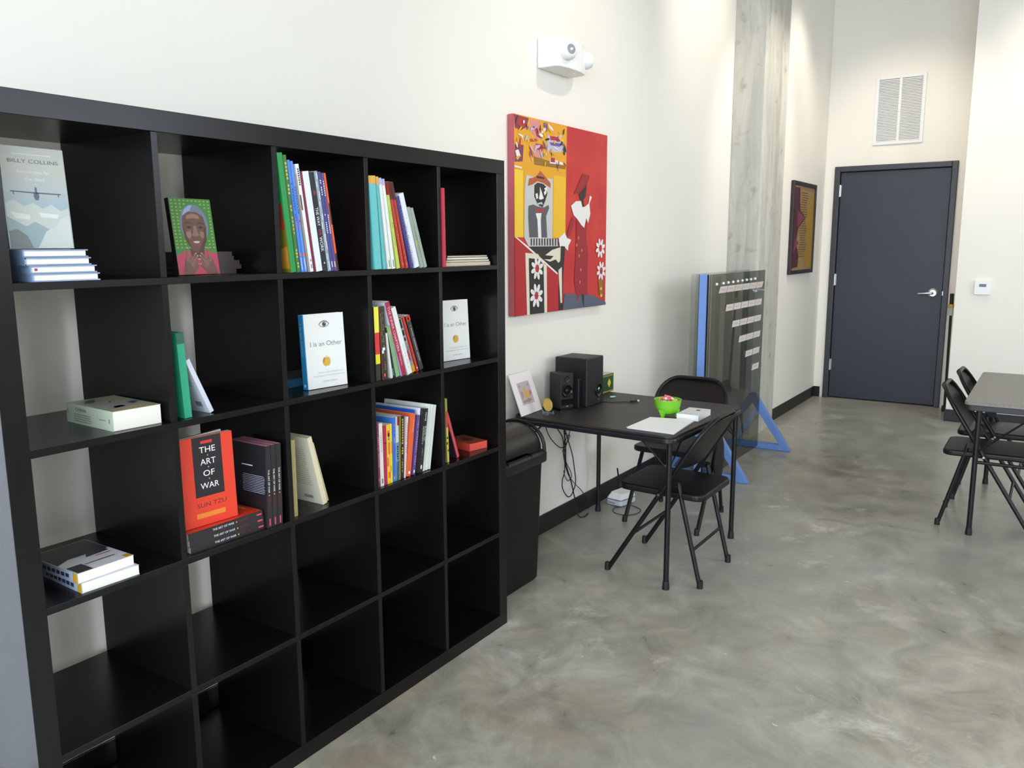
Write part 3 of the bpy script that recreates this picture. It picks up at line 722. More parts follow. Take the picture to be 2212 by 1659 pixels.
for sg in (-1, 1):
    mx_ = lambda q: [(0.004+sg*u, w) for u, w in q]
    pic.append(('palm', (108, 76, 64), mx_([(0.054,-0.0965),(0.022,-0.0965),(0.013,-0.074),(0.026,-0.052),(0.043,-0.060)])))
    for tip, base, w_, cc in (((0.031, -0.029), (0.036, -0.064), 0.0034, (132, 96, 82)), ((0.009, -0.043), (0.031, -0.066), 0.0034, (126, 90, 76)), ((0.004, -0.049), (0.026, -0.074), 0.0034, (136, 98, 84)), ((0.002, -0.058), (0.022, -0.082), 0.0032, (122, 86, 74)), ((0.003, -0.070), (0.022, -0.090), 0.003, (112, 78, 66))):
        dx_, dz_ = tip[0]-base[0], tip[1]-base[1]; L_ = math.hypot(dx_, dz_); nx_, nz_ = -dz_/L_*w_, dx_/L_*w_
        pic.append(('finger', cc, mx_([(base[0]+nx_*1.3, base[1]+nz_*1.3), (tip[0]+nx_*0.8, tip[1]+nz_*0.8), (tip[0]+dx_/L_*0.003, tip[1]+dz_/L_*0.003), (tip[0]-nx_*0.8, tip[1]-nz_*0.8), (base[0]-nx_*1.3, base[1]-nz_*1.3)])))
        pic.append(('fingernail', (200, 170, 154), mx_(ellipse(tip[0], tip[1], 0.0017, 0.0021, 8))))
for k, (n, c, poly) in enumerate(pic): decal(b, 'printed_'+n, cmat(c), poly, *F, 0.0002 + 0.00003*k)
mk = []
for i in range(10):
    for j in range(16):
        u, vv = -0.06+i*0.0125, 0.092-j*0.0085
        if ((u-0.004)/0.048)**2 + ((vv-0.03)/0.056)**2 < 1 or (vv < -0.03 and abs(u) < 0.062): continue
        mk.append([(u, vv), (u+0.006, vv+0.001), (u+0.007, vv-0.003), (u+0.001, vv-0.003)])
decals(b, 'printed_marks', cmat((134, 172, 62)), mk, *F, 0.0003)

# ---- second row
b = book('thick pale green paperback lying flat with a paper-coloured pictorial cover', 0.047, 0.213, 0.122, (176, 180, 152), (190, 204, 182))
place(b, (0.253, 0.027, ST[2]+0.0005), (0, 0, 1), (1, -0.035, 0))
O, U, V = SPINE(0.047, 0.215, 0)
text(b, 'title', 'CHINA', cmat((44, 52, 46)), O, U, V, -0.035, 0.012, 0.05, 0.0085)
decals(b, 'spine_print', cmat((120, 134, 118)), line_block(-0.03, 0.0, 0.085, 4, 0.0055, 0.0022) + [rect(0.04, -0.004, 0.041, 0.012), rect(0.046, -0.002, 0.078, 0.0), rect(0.09, -0.006, 0.094, 0.004), rect(-0.1, -0.002, -0.096, 0.01)], O, U, V, 0.0004)
F = FRONT(0.047, 0.213, 0.122)
decal(b, 'cover_band', cmat((190, 174, 132)), rect(-0.058, -0.1, 0.055, -0.06), *F, 0.0003)
for poly, c in (([(-0.058,0.03),(-0.03,0.02),(0.0,0.05),(0.01,0.09),(-0.02,0.095),(-0.05,0.07)], (168, 168, 164)), ([(-0.05,0.04),(-0.02,0.045),(-0.005,0.08),(-0.03,0.08)], (98, 92, 88)),
                ([(-0.05,-0.07),(-0.01,-0.075),(0.03,-0.05),(0.06,-0.02),(0.055,0.01),(0.02,0.0),(-0.03,-0.03)], (166, 162, 168)), ([(-0.03,-0.065),(0.0,-0.06),(0.0,-0.04),(-0.025,-0.045)], (92, 62, 56)), ([(0.03,-0.04),(0.055,-0.02),(0.045,-0.005),(0.025,-0.02)], (96, 84, 80)), ([(0.0,0.01),(0.012,0.03),(0.006,0.032),(-0.004,0.014)], (86, 96, 120))):
    decal(b, 'cover_picture', cmat(c), poly, *F, 0.0004 + 0.00005*random.random())

sp = [S('thin dark green book pressed against the divider behind the green one', 0.008, 0.205, 0.8, (60, 132, 92), d=0.12, dy=0.02),
      S('bright green book with dark green top band leaning on the divider', 0.021, 0.216, 2.6, (46, 160, 124), hard=True, d=0.15),
      S('small white paperback leaning steeply on the green book', 0.0125, 0.156, 23.5, (206, 210, 222), d=0.105, dy=0.006)]
R = pack(2, DX[1][1]+0.012, sp, 0.018)
spine_rects(R[1], 0.021, 0.216, cmat((44, 96, 80)), [(0, 0.13, 0, 1)], 'top_band')
O, U, V = BACK(0.0125, 0.156, 0.105); decals(R[2], 'fine_print', M_greyink, line_block(0.0, 0.05, 0.07, 9, 0.006, 0.0018) + [rect(0.01, -0.06, 0.035, -0.045)], O, U, V, 0.0003)

def other_book(label, group):
    t, h, d = 0.021, 0.224, 0.15
    b = book(label, t, h, d, (232, 232, 228), (42, 142, 196), hard=True, group=group)
    F = FRONT(t, h, d)
    eye = [('lash', (60, 56, 60), [(-0.020,0.080),(-0.012,0.0875),(0.0,0.0915),(0.012,0.0885),(0.021,0.081),(0.013,0.0735),(0.0,0.0705),(-0.012,0.0725)]), ('eyelid', (206, 190, 184), [(-0.018,0.0795),(-0.011,0.086),(0.0,0.0895),(0.011,0.0865),(0.019,0.0805),(0.012,0.0745),(0.0,0.072),(-0.011,0.0735)]),
           ('eyeball', (226, 224, 224), [(-0.016,0.079),(-0.009,0.0845),(0.0,0.087),(0.010,0.0845),(0.017,0.0805),(0.010,0.0755),(0.0,0.0735),(-0.009,0.0745)]), ('iris', (92, 100, 108), ellipse(0.001, 0.080, 0.0078, 0.0074, 20)), ('pupil', (22, 22, 24), ellipse(0.001, 0.080, 0.004, 0.0038, 14)), ('glint', (240, 240, 240), ellipse(0.0035, 0.083, 0.0012, 0.0012, 8))]
    for k, (n, c, poly) in enumerate(eye): decal(b, 'printed_'+n, cmat(c), poly, *F, 0.0003 + 0.00006*k)
    apple = [(-0.014,-0.030),(-0.009,-0.021),(-0.003,-0.0195),(0.001,-0.0215),(0.006,-0.0195),(0.012,-0.022),(0.0155,-0.030),(0.0145,-0.040),(0.009,-0.0475),(0.003,-0.046),(-0.002,-0.0485),(-0.009,-0.045),(-0.0135,-0.038)]
    decal(b, 'printed_apple', cmat((208, 170, 60)), apple, *F, 0.0004)
    decal(b, 'printed_apple', cmat((188, 116, 54)), [(-0.013,-0.030),(-0.009,-0.022),(-0.003,-0.021),(-0.006,-0.030),(-0.010,-0.038)], *F, 0.0005)
    decal(b, 'printed_stalk', cmat((150, 140, 100)), [(0.0,-0.0205),(0.002,-0.0205),(0.003,-0.0145),(0.0015,-0.0145)], *F, 0.0005)
    text(b, 'title', 'I is an Other', cmat((122, 124, 128)), *F, 0.004, 0.022, 0.118, 0.0145)
    text(b, 'subtitle', 'The Secret Life of Metaphor and', cmat((164, 166, 166)), *F, 0.012, -0.066, 0.092, 0.006)
    text(b, 'subtitle', 'How It Shapes the Way We See the World', cmat((164, 166, 166)), *F, 0.008, -0.076, 0.118, 0.006)
    text(b, 'author', 'JAMES GEARY', cmat((128, 130, 132)), *F, 0.010, -0.0935, 0.055, 0.0045)
    Sx = SPINE(t, h, d)
    text(b, 'spine_title', 'I is an Other', cmat((150, 206, 232)), *Sx, -0.035, 0, 0.1, 0.0105)
    decal(b, 'publisher_mark', cmat((226, 234, 238)), ellipse(0.1, 0, 0.005, 0.004, 12), *Sx, 0.0004)
    return b
b = other_book('white hardcover with an eye and apple and blue spine, standing before flat blue book', 'white covers with an eye and an apple')
place(b, (0.888, 0.084, ST[2]+0.0006), (-0.11, -1, 0.05), (1, -0.11, 0))
b = other_book('white hardcover with an eye and apple, in the compartment under the patterned stack', 'white covers with an eye and an apple')
place(b, (1.584, 0.122, ST[2]+0.0006), (-0.12, -1, 0.05), (1, -0.12, 0))
b = book('blue book lying flat behind the white cover with the eye', 0.024, 0.2, 0.14, (92, 96, 100), (56, 108, 140))
place(b, (1.080, 0.150, ST[2]+0.0005), (0, 0, 1), (-0.02, 1, 0))
Sx = SPINE(0.024, 0.2, 0.14); decals(b, 'spine_print', cmat((140, 168, 160)), line_block(0.05, 0, 0.08, 1, 0.01, 0.008), *Sx, 0.0004)

G24 = 'books leaning in the fourth compartment of the second row'
sp = [
 S('black book with yellow and red blocks on its spine', 0.021, 0.236, 0.8, (44, 44, 44), d=0.16, g=G24),
 S('black book with red edges and fine gold lettering', 0.025, 0.236, 2.2, (36, 34, 32), (52, 44, 38), d=0.16, g=G24),
 S('thin white paperback hidden between black and green books', 0.008, 0.15, 8.0, (214, 214, 210), d=0.13, g=G24),
 S('small book with dark landscape cover and light green spine', 0.016, 0.172, 13.5, (64, 86, 82), (128, 166, 116), d=0.115, g=G24),
 S('large pale book with crimson spine and white capitals', 0.021, 0.256, 17.0, (206, 216, 228), (166, 38, 72), d=0.19, g=G24),
 S('plain white book beside the crimson spine', 0.021, 0.238, 18.5, (226, 226, 222), d=0.165, g=G24),
 S('grey book with black picture and red block on its spine', 0.021, 0.194, 19.5, (150, 148, 146), d=0.14, g=G24, dy=0.012, x=1.310),
 S('narrow red book beside the dark grey one', 0.0105, 0.203, 20.0, (198, 50, 40), d=0.15, g=G24, dy=0.02, x=1.347),
 S('dark grey book with red top and white lettering at the row end', 0.0195, 0.203, 20.0, (58, 56, 56), d=0.15, g=G24, dy=0.03, x=1.376)]
R = pack(2, DX[3][1]+0.010, sp, 0.008)
spine_rects(R[0], 0.021, 0.236, cmat((236, 230, 80)), [(0, 0.345, 0.0, 1)]); spine_rects(R[0], 0.021, 0.236, cmat((214, 58, 60)), [(0.345, 0.64, 0, 1)]); spine_rects(R[0], 0.021, 0.236, cmat((228, 216, 40)), [(0.64, 0.77, 0, 1)])
spine_rects(R[1], 0.025, 0.236, cmat((166, 52, 48)), [(0, 1, 0.0, 0.07)]); spine_rects(R[1], 0.025, 0.236, cmat((150, 140, 84)), letters(26, 0.05, 0.88, 0.55, 0.72) + letters(18, 0.1, 0.5, 0.25, 0.42))
spine_rects(R[1], 0.025, 0.236, M_whiteink, [(0.56, 0.6, 0.3, 0.8), (0.6, 0.64, 0.2, 0.5)], 'emblem'); spine_rects(R[1], 0.025, 0.236, cmat((232, 100, 60)), [(0.92, 0.96, 0.35, 0.6)], 'emblem')
O, U, V = BACK(0.016, 0.172, 0.115)
decal(R[3], 'cover_picture', cmat((38, 56, 54)), rect(-0.057, -0.02, 0.057, 0.04), O, U, V, 0.0003); decal(R[3], 'cover_picture', cmat((54, 74, 54)), rect(-0.057, 0.04, 0.057, 0.085), O, U, V, 0.0003); decal(R[3], 'barcode', cmat((176, 200, 206)), rect(0.02, -0.08, 0.05, -0.055), O, U, V, 0.0005)
spine_rects(R[3], 0.016, 0.172, cmat((206, 150, 130)), [(0.08, 0.16, 0.3, 0.8)])
Sx = SPINE(0.021, 0.256, 0)
text(R[4], 'title', 'THE INNER CHAPTERS', cmat((238, 208, 214)), *Sx, -0.035, 0, 0.155, 0.0095); text(R[4], 'author', 'Chuang Tzu', cmat((238, 208, 214)), *Sx, 0.070, 0, 0.042, 0.008)
decal(R[4], 'emblem', M_ink, ellipse(0.118, 0, 0.0022, 0.0022, 10), *Sx, 0.0004)
spine_rects(R[5], 0.021, 0.238, M_greyink, letters(20, 0.55, 0.92, 0.45, 0.58))
spine_rects(R[6], 0.021, 0.194, M_ink, [(0.0, 0.16, 0, 0.75), (0.2, 0.3, 0.3, 0.8), (0.34, 0.4, 0.35, 0.7)] + letters(12, 0.45, 0.8, 0.6, 0.75)); spine_rects(R[6], 0.021, 0.194, cmat((196, 40, 50)), [(0.58, 0.76, 0.1, 0.55)]); spine_rects(R[6], 0.021, 0.194, cmat((206, 150, 40)), [(0.86, 1.0, 0.0, 1.0)])
spine_rects(R[7], 0.0105, 0.203, M_whiteink, [(0.92, 0.95, 0.3, 0.7)])
spine_rects(R[8], 0.0195, 0.203, cmat((206, 56, 50)), [(0, 0.1, 0, 1)]); spine_rects(R[8], 0.0195, 0.203, cmat((206, 204, 204)), letters(26, 0.18, 0.85, 0.4, 0.65) + [(0.03, 0.08, 0.35, 0.65)])

# ---- third row
GA = 'orange-red war classics lying flat under the standing copy'
GS = 'black-spined war classics standing beside the flat stack'
def war(label, group=None):
    t, h, d = 0.0178, 0.236, 0.157
    b = book(label, t, h, d, (222, 62, 40), (40, 36, 40), group=group)
    Sx = SPINE(t, h, d)
    text(b, 'spine_title', 'THE ART OF WAR', M_whiteink, *Sx, -0.012, 0, 0.068, 0.0058)
    decal(b, 'spine_dot', cmat((226, 160, 70)), ellipse(0.030, 0, 0.0022, 0.0022, 10), *Sx, 0.0004)
    text(b, 'spine_author', 'SUN TZU', cmat((130, 42, 44)), *Sx, 0.054, 0, 0.032, 0.005)
    decal(b, 'publisher_band', cmat((214, 72, 96)), rect(0.097, -0.0022, 0.114, 0.0022), *Sx, 0.0004)
    return b
zz = ST[3] + 0.0005
for i in range(3):
    b = war('%s of three black-spined war classics lying flat under the standing copy' % ('bottom', 'middle', 'top')[i], GA)
    place(b, (0.660-0.003*i, 0.016-0.001*i, zz), (0, 0, 1), (0, 1, 0)); zz += 0.0184
    if i == 2:
        decal(b, 'cover_panel', cmat((226, 150, 60)), rect(-0.03, -0.105, 0.03, -0.095), *FRONT(0.0178, 0.236, 0.157), 0.0004)
b = war('standing orange-red war classic with black title panel on three flat copies')
place(b, (0.430, 0.058, zz+0.0006), (-0.06, -1, 0.03), (1, -0.06, 0))
F = FRONT(0.0178, 0.236, 0.157)
decal(b, 'title_panel', cmat((34, 30, 36)), rect(-0.041, -0.042, 0.044, 0.117), *F, 0.0002)
for s, y, w in (('THE', 0.082, 0.047), ('ART', 0.050, 0.045), ('OF', 0.019, 0.033), ('WAR', -0.014, 0.054)):
    text(b, 'title', s, M_whiteink, *F, 0.002, y, w, 0.0155)
decals(b, 'title_dot', cmat((222, 150, 70)), [ellipse(0.002, y, 0.0018, 0.0022, 10) for y in (0.066, 0.0345, 0.003)], *F, 0.0005)
decal(b, 'red_label', cmat((206, 48, 60)), rect(-0.016, 0.098, 0.018, 0.106), *F, 0.0004)
text(b, 'author', 'SUN TZU', cmat((110, 30, 30)), *F, 0.004, -0.064, 0.086, 0.0115)
decal(b, 'orange_band', cmat((226, 130, 48)), rect(-0.043, -0.098, 0.042, -0.085), *F, 0.0004)
obj('loose_leaves', prism(BM(), [(0.003, 0.012), (-0.028, 0.15), (-0.024, 0.152), (0.003, 0.03)], XY, 0.002, 0.2362), M_paper, b)
bl = obj('back_cover', prism(BM(), [(0.0, 0.004), (-0.036, 0.150), (-0.035, 0.151), (0.0012, 0.006)], XY, 0.0, 0.236), cmat((40, 36, 40)), b)
sp = [S(q, 0.0165, 0.234, -1.6, (32, 30, 34), (38, 34, 38), d=0.157, g=GS) for q in ('upright black-spined war classic touching the flat stack', 'upright black-spined war classic between two others', 'upright black-spined war classic on the side away from the flat stack')]
R = pack(3, 0.6625, sp, 0.006)
for i, r in enumerate(R):
    Sx = SPINE(0.0165, 0.234, 0)
    text(r, 'spine_title', 'THE ART OF WAR', M_whiteink, *Sx, -0.016, 0, 0.066, 0.0054); decal(r, 'spine_dot', cmat((226, 150, 70)), ellipse(0.024, 0, 0.0021, 0.0021, 10), *Sx, 0.0004)
    text(r, 'spine_author', 'SUN TZU', cmat((120, 42, 44)), *Sx, 0.047, 0, 0.03, 0.0048); decal(r, 'publisher_band', cmat((214, 72, 96)), rect(0.091, -0.002, 0.112, 0.002), *Sx, 0.0004)
    obj('top_edge_tint', B(0.001, 0.002, 0.2338, 0.0155, 0.15, 0.2344), cmat((196, 130, 146)), r)
Bk = BACK(0.0165, 0.234, 0.157)
decals(R[0], 'back_print', cmat((150, 156, 176)), line_block(0.025, 0.028, 0.095, 11, 0.0048, 0.0017, 0.1), *Bk, 0.0004)
decals(R[0], 'back_print', M_whiteink, line_block(0.0, 0.055, 0.05, 1, 0.005, 0.003), *Bk, 0.0004)

zz = ST[3] + 0.0005
GW = 'white and black paperbacks lying flat in the lower left compartment'
for i in range(2):
    t, h, d = 0.0235, 0.205, 0.139
    b = book(('lower of two flat paperbacks with white spine and yellow corner', 'upper of two flat paperbacks with black photo cover and yellow corner')[i], t, h, d, (222, 222, 226), (186, 200, 226), group=GW)
    place(b, (0.137-0.005*i, 0.012+0.004*i, zz), (0, 0, 1), (1, -0.03+0.05*i, 0)); zz += t + 0.0007
    Sx = SPINE(t, h, d)
    decal(b, 'spine_corner', cmat((206, 160, 40)), rect(0.084, -t/2+0.0005, h/2-0.0005, t/2-0.0005), *Sx, 0.0004)
    decals(b, 'spine_print', cmat((50, 58, 90)), [rect(-0.06+k*0.019, -0.004, -0.046+k*0.019, 0.005) for k in range(7)], *Sx, 0.0005)
    if i:
        F = FRONT(t, h, d)
        for poly, c in ((rect(-0.068, 0.0, 0.068, 0.1), (34, 32, 36)), ([(-0.068,-0.02),(0.0,0.02),(0.04,0.06),(0.06,0.1),(-0.068,0.1)], (30, 28, 30)), ([(-0.03,0.02),(0.01,0.03),(0.03,0.07),(0.0,0.09),(-0.03,0.07)], (150, 148, 150)), ([(-0.02,0.03),(0.0,0.04),(0.01,0.06),(-0.015,0.065)], (70, 66, 70)),
                        ([(-0.05,0.085),(0.03,0.098),(0.03,0.101),(-0.05,0.1)], (200, 150, 40)), (rect(-0.066, -0.1, -0.03, -0.05), (38, 36, 40)), (rect(0.052, -0.1, 0.068, -0.08), (206, 160, 40)), ([(0.0,-0.02),(0.06,-0.015),(0.06,-0.0),(0.01,0.0)], (46, 44, 60)), (rect(0.018, -0.03, 0.055, -0.026), (190, 50, 60))):
            decal(b, 'cover_picture', cmat(c), poly, *F, 0.0003 + 0.00012*random.random())
        decals(b, 'cover_print', M_ink, line_block(0.01, -0.06, 0.085, 1, 0.006, 0.004), *F, 0.0006)

sp = [S('tan paperback upright against the divider beside cream books', 0.015, 0.228, -0.3, (166, 152, 104), d=0.17),
      S('cream paperback leaning with its printed back cover showing', 0.0165, 0.224, 13.5, (214, 210, 190), (216, 206, 172), d=0.15, p=M_cream),
      S('thin cream paperback leaning on the larger cream one', 0.0125, 0.2, 14.8, (206, 196, 162), (210, 196, 156), d=0.13, p=M_cream, dy=0.014)]
R = pack(3, DX[2][1]+0.014, sp[:1], 0.02)
xr = 0.899
R = R + pack(3, 0.80, sp[1:], 0.034, x_min=xr)
O, U, V = BACK(0.0165, 0.224, 0.15); decals(R[1], 'back_print', cmat((168, 166, 152)), line_block(-0.005, 0.07, 0.11, 18, 0.007, 0.002), O, U, V, 0.0003); decals(R[1], 'barcode', cmat((60, 66, 84)), [rect(0.0+k*0.003, -0.096, 0.0018+k*0.003, -0.086) for k in range(13)], O, U, V, 0.0004)

G34 = 'row of mixed books in the fourth compartment of the third row'
sp = [
 S('narrow plum purple book against the divider', 0.010, 0.217, 0.1, (130, 44, 84), d=0.15, g=G34),
 S('white book beside the plum one', 0.0185, 0.211, 0.2, (224, 220, 212), d=0.14, g=G34),
 S('crimson magenta book beside the white one', 0.016, 0.200, -0.3, (176, 36, 74), d=0.13, g=G34),
 S('yellow book with orange figures on its spine', 0.0165, 0.200, -0.5, (232, 190, 50), d=0.13, g=G34),
 S('narrow yellow book beside the blue one', 0.0095, 0.200, -0.8, (238, 208, 60), d=0.13, g=G34),
 S('bright blue book with small orange marks', 0.0170, 0.218, -1.2, (48, 110, 194), d=0.15, g=G34),
 S('white to blue shaded book with dark red top', 0.0165, 0.219, -1.6, (190, 200, 204), d=0.15, g=G34),
 S('black book with yellow edge and yellow lettering', 0.0255, 0.217, -2.4, (40, 38, 38), d=0.165, g=G34),
 S('narrow pink and white book beside the orange one', 0.0085, 0.21, -6.0, (222, 200, 204), d=0.17, g=G34),
 S('broad orange book leaning towards the purple one', 0.0275, 0.216, -9.0, (218, 96, 56), d=0.20, g=G34),
 S('thin royal blue dotted book behind the orange one', 0.0065, 0.226, -9.2, (44, 84, 178), d=0.22, g=G34, dy=0.01),
 S('purple book leaning between orange and white', 0.0155, 0.206, -9.4, (94, 66, 130), d=0.16, g=G34),
 S('thin white book beside the purple one', 0.0095, 0.228, -9.6, (228, 232, 242), d=0.2, g=G34, dy=0.008),
 S('black book with white title capitals leaning on pale paperbacks', 0.025, 0.224, -9.8, (34, 34, 36), d=0.17, g=G34, dy=-0.006),
 S('pale grey-white paperback next to the black title book', 0.0195, 0.236, -10.0, (214, 218, 212), d=0.2, g=G34),
 S('pale grey-white paperback in the middle of three leaning ones', 0.0155, 0.232, -10.2, (218, 222, 214), d=0.2, g=G34),
 S('pale grey-white paperback leaning on the divider, last of three', 0.0155, 0.228, -10.4, (212, 216, 208), d=0.2, g=G34)]
for q in sp: q['t'] *= 0.87
R = pack(3, DX[3][1]+0.017, sp, 0.017)
def sr(i, c, q, n='spine_print'): return spine_rects(R[i], sp[i]['t'], sp[i]['h'], c if not isinstance(c, tuple) else cmat(c), q, n)
sr(0, (206, 150, 170), letters(16, 0.2, 0.7)); sr(0, (206, 150, 50), [(0.87, 0.91, 0.3, 0.7)]); sr(1, M_greyink, letters(10, 0.15, 0.5, 0.4, 0.6) + [(0.88, 0.96, 0.3, 0.7)])
sr(2, (70, 30, 50), [(0.28, 0.31, 0.3, 0.8)]); sr(3, (222, 110, 40), [(0.1, 0.2, 0.2, 0.9), (0.3, 0.5, 0.4, 1), (0.55, 0.7, 0.0, 0.5), (0.8, 0.9, 0.3, 1)]); sr(3, M_whiteink, [(0.14, 0.24, 0.4, 0.8)]); sr(3, M_ink, [(0.2, 0.26, 0.5, 0.75)])
sr(4, (222, 130, 40), [(0.3, 0.5, 0.5, 1.0), (0.7, 0.8, 0, 0.5)]); sr(5, (206, 150, 110), letters(8, 0.1, 0.25, 0.5, 0.75) + [(0.3, 0.4, 0.5, 0.7), (0.92, 0.96, 0.3, 0.7)])
sr(6, (150, 40, 50), [(0.0, 0.14, 0.4, 1)]); sr(6, (96, 136, 168), [(0.4, 0.7, 0, 1)]); sr(6, (58, 92, 124), [(0.7, 1.0, 0, 1)]); sr(6, M_whiteink, letters(7, 0.42, 0.68))
sr(7, (222, 206, 80), [(0, 1, 0.0, 0.12)]); sr(7, (206, 170, 70), letters(14, 0.05, 0.62, 0.45, 0.8) + letters(10, 0.68, 0.9, 0.5, 0.7)); sr(8, (176, 110, 130), letters(14, 0.1, 0.6))
sr(9, (236, 190, 170), letters(10, 0.1, 0.3, 0.6, 0.75)); sr(9, M_whiteink, [(0.92, 0.96, 0.4, 0.8)]); sr(11, (190, 170, 206), letters(18, 0.1, 0.85, 0.4, 0.65)); sr(11, M_whiteink, [(0.92, 0.97, 0.3, 0.7)])
Sx = SPINE(sp[13]['t'], 0.224, 0)
text(R[13], 'title', 'BOOK OF', cmat((214, 214, 210)), *Sx, -0.025, 0.005, 0.05, 0.007); text(R[13], 'title', 'SERENITY', cmat((214, 214, 210)), *Sx, -0.018, -0.005, 0.064, 0.0065)
sr(13, (190, 190, 188), letters(5, 0.06, 0.2, 0.4, 0.7) + letters(14, 0.62, 0.8, 0.4, 0.55)); decal(R[13], 'emblem', M_whiteink, ellipse(0.092, 0, 0.008, 0.0035, 12), *Sx, 0.0004)
for i in (14, 15, 16): sr(i, (150, 154, 148), letters(24, 0.1, 0.9, 0.45, 0.55))

sp = [S('thin upright book with green red and yellow spine by the divider', 0.011, 0.236, 1.6, (150, 156, 70), d=0.14),
      S('dark paperback with red spine leaning on the thin upright book', 0.0125, 0.188, 19.5, (40, 34, 40), (196, 74, 84), d=0.12, dy=0.008)]
R = pack(3, DX[4][1]+0.028, sp, 0.022)
spine_rects(R[0], 0.011, 0.236, cmat((196, 66, 60)), [(0.2, 0.45, 0, 1)]); spine_rects(R[0], 0.011, 0.236, cmat((206, 190, 90)), [(0.45, 1.0, 0, 1)]); spine_rects(R[0], 0.011, 0.236, M_ink, [(0.6, 0.63, 0.2, 0.8), (0.68, 0.72, 0.1, 0.6), (0.8, 0.83, 0.4, 0.9)])
O, U, V = BACK(0.0125, 0.188, 0.12); decal(R[1], 'cover_band', cmat((206, 56, 44)), rect(-0.02, 0.02, 0.06, 0.045), O, U, V, 0.0003); decal(R[1], 'cover_picture', cmat((130, 40, 50)), ellipse(0.03, -0.03, 0.012, 0.01, 12), O, U, V, 0.0003)
b = book('small red paperback lying flat beside the leaning dark one', 0.029, 0.14, 0.092, (150, 76, 54), (196, 66, 52), cmat((206, 74, 58)))
place(b, (1.672, 0.048, ST[3]+0.0005), (0, 0, 1), (0.98, -0.2, 0))
decal(b, 'cover_picture', cmat((92, 48, 40)), ellipse(0.0, 0.0, 0.02, 0.03, 14), *FRONT(0.029, 0.14, 0.092), 0.0004)

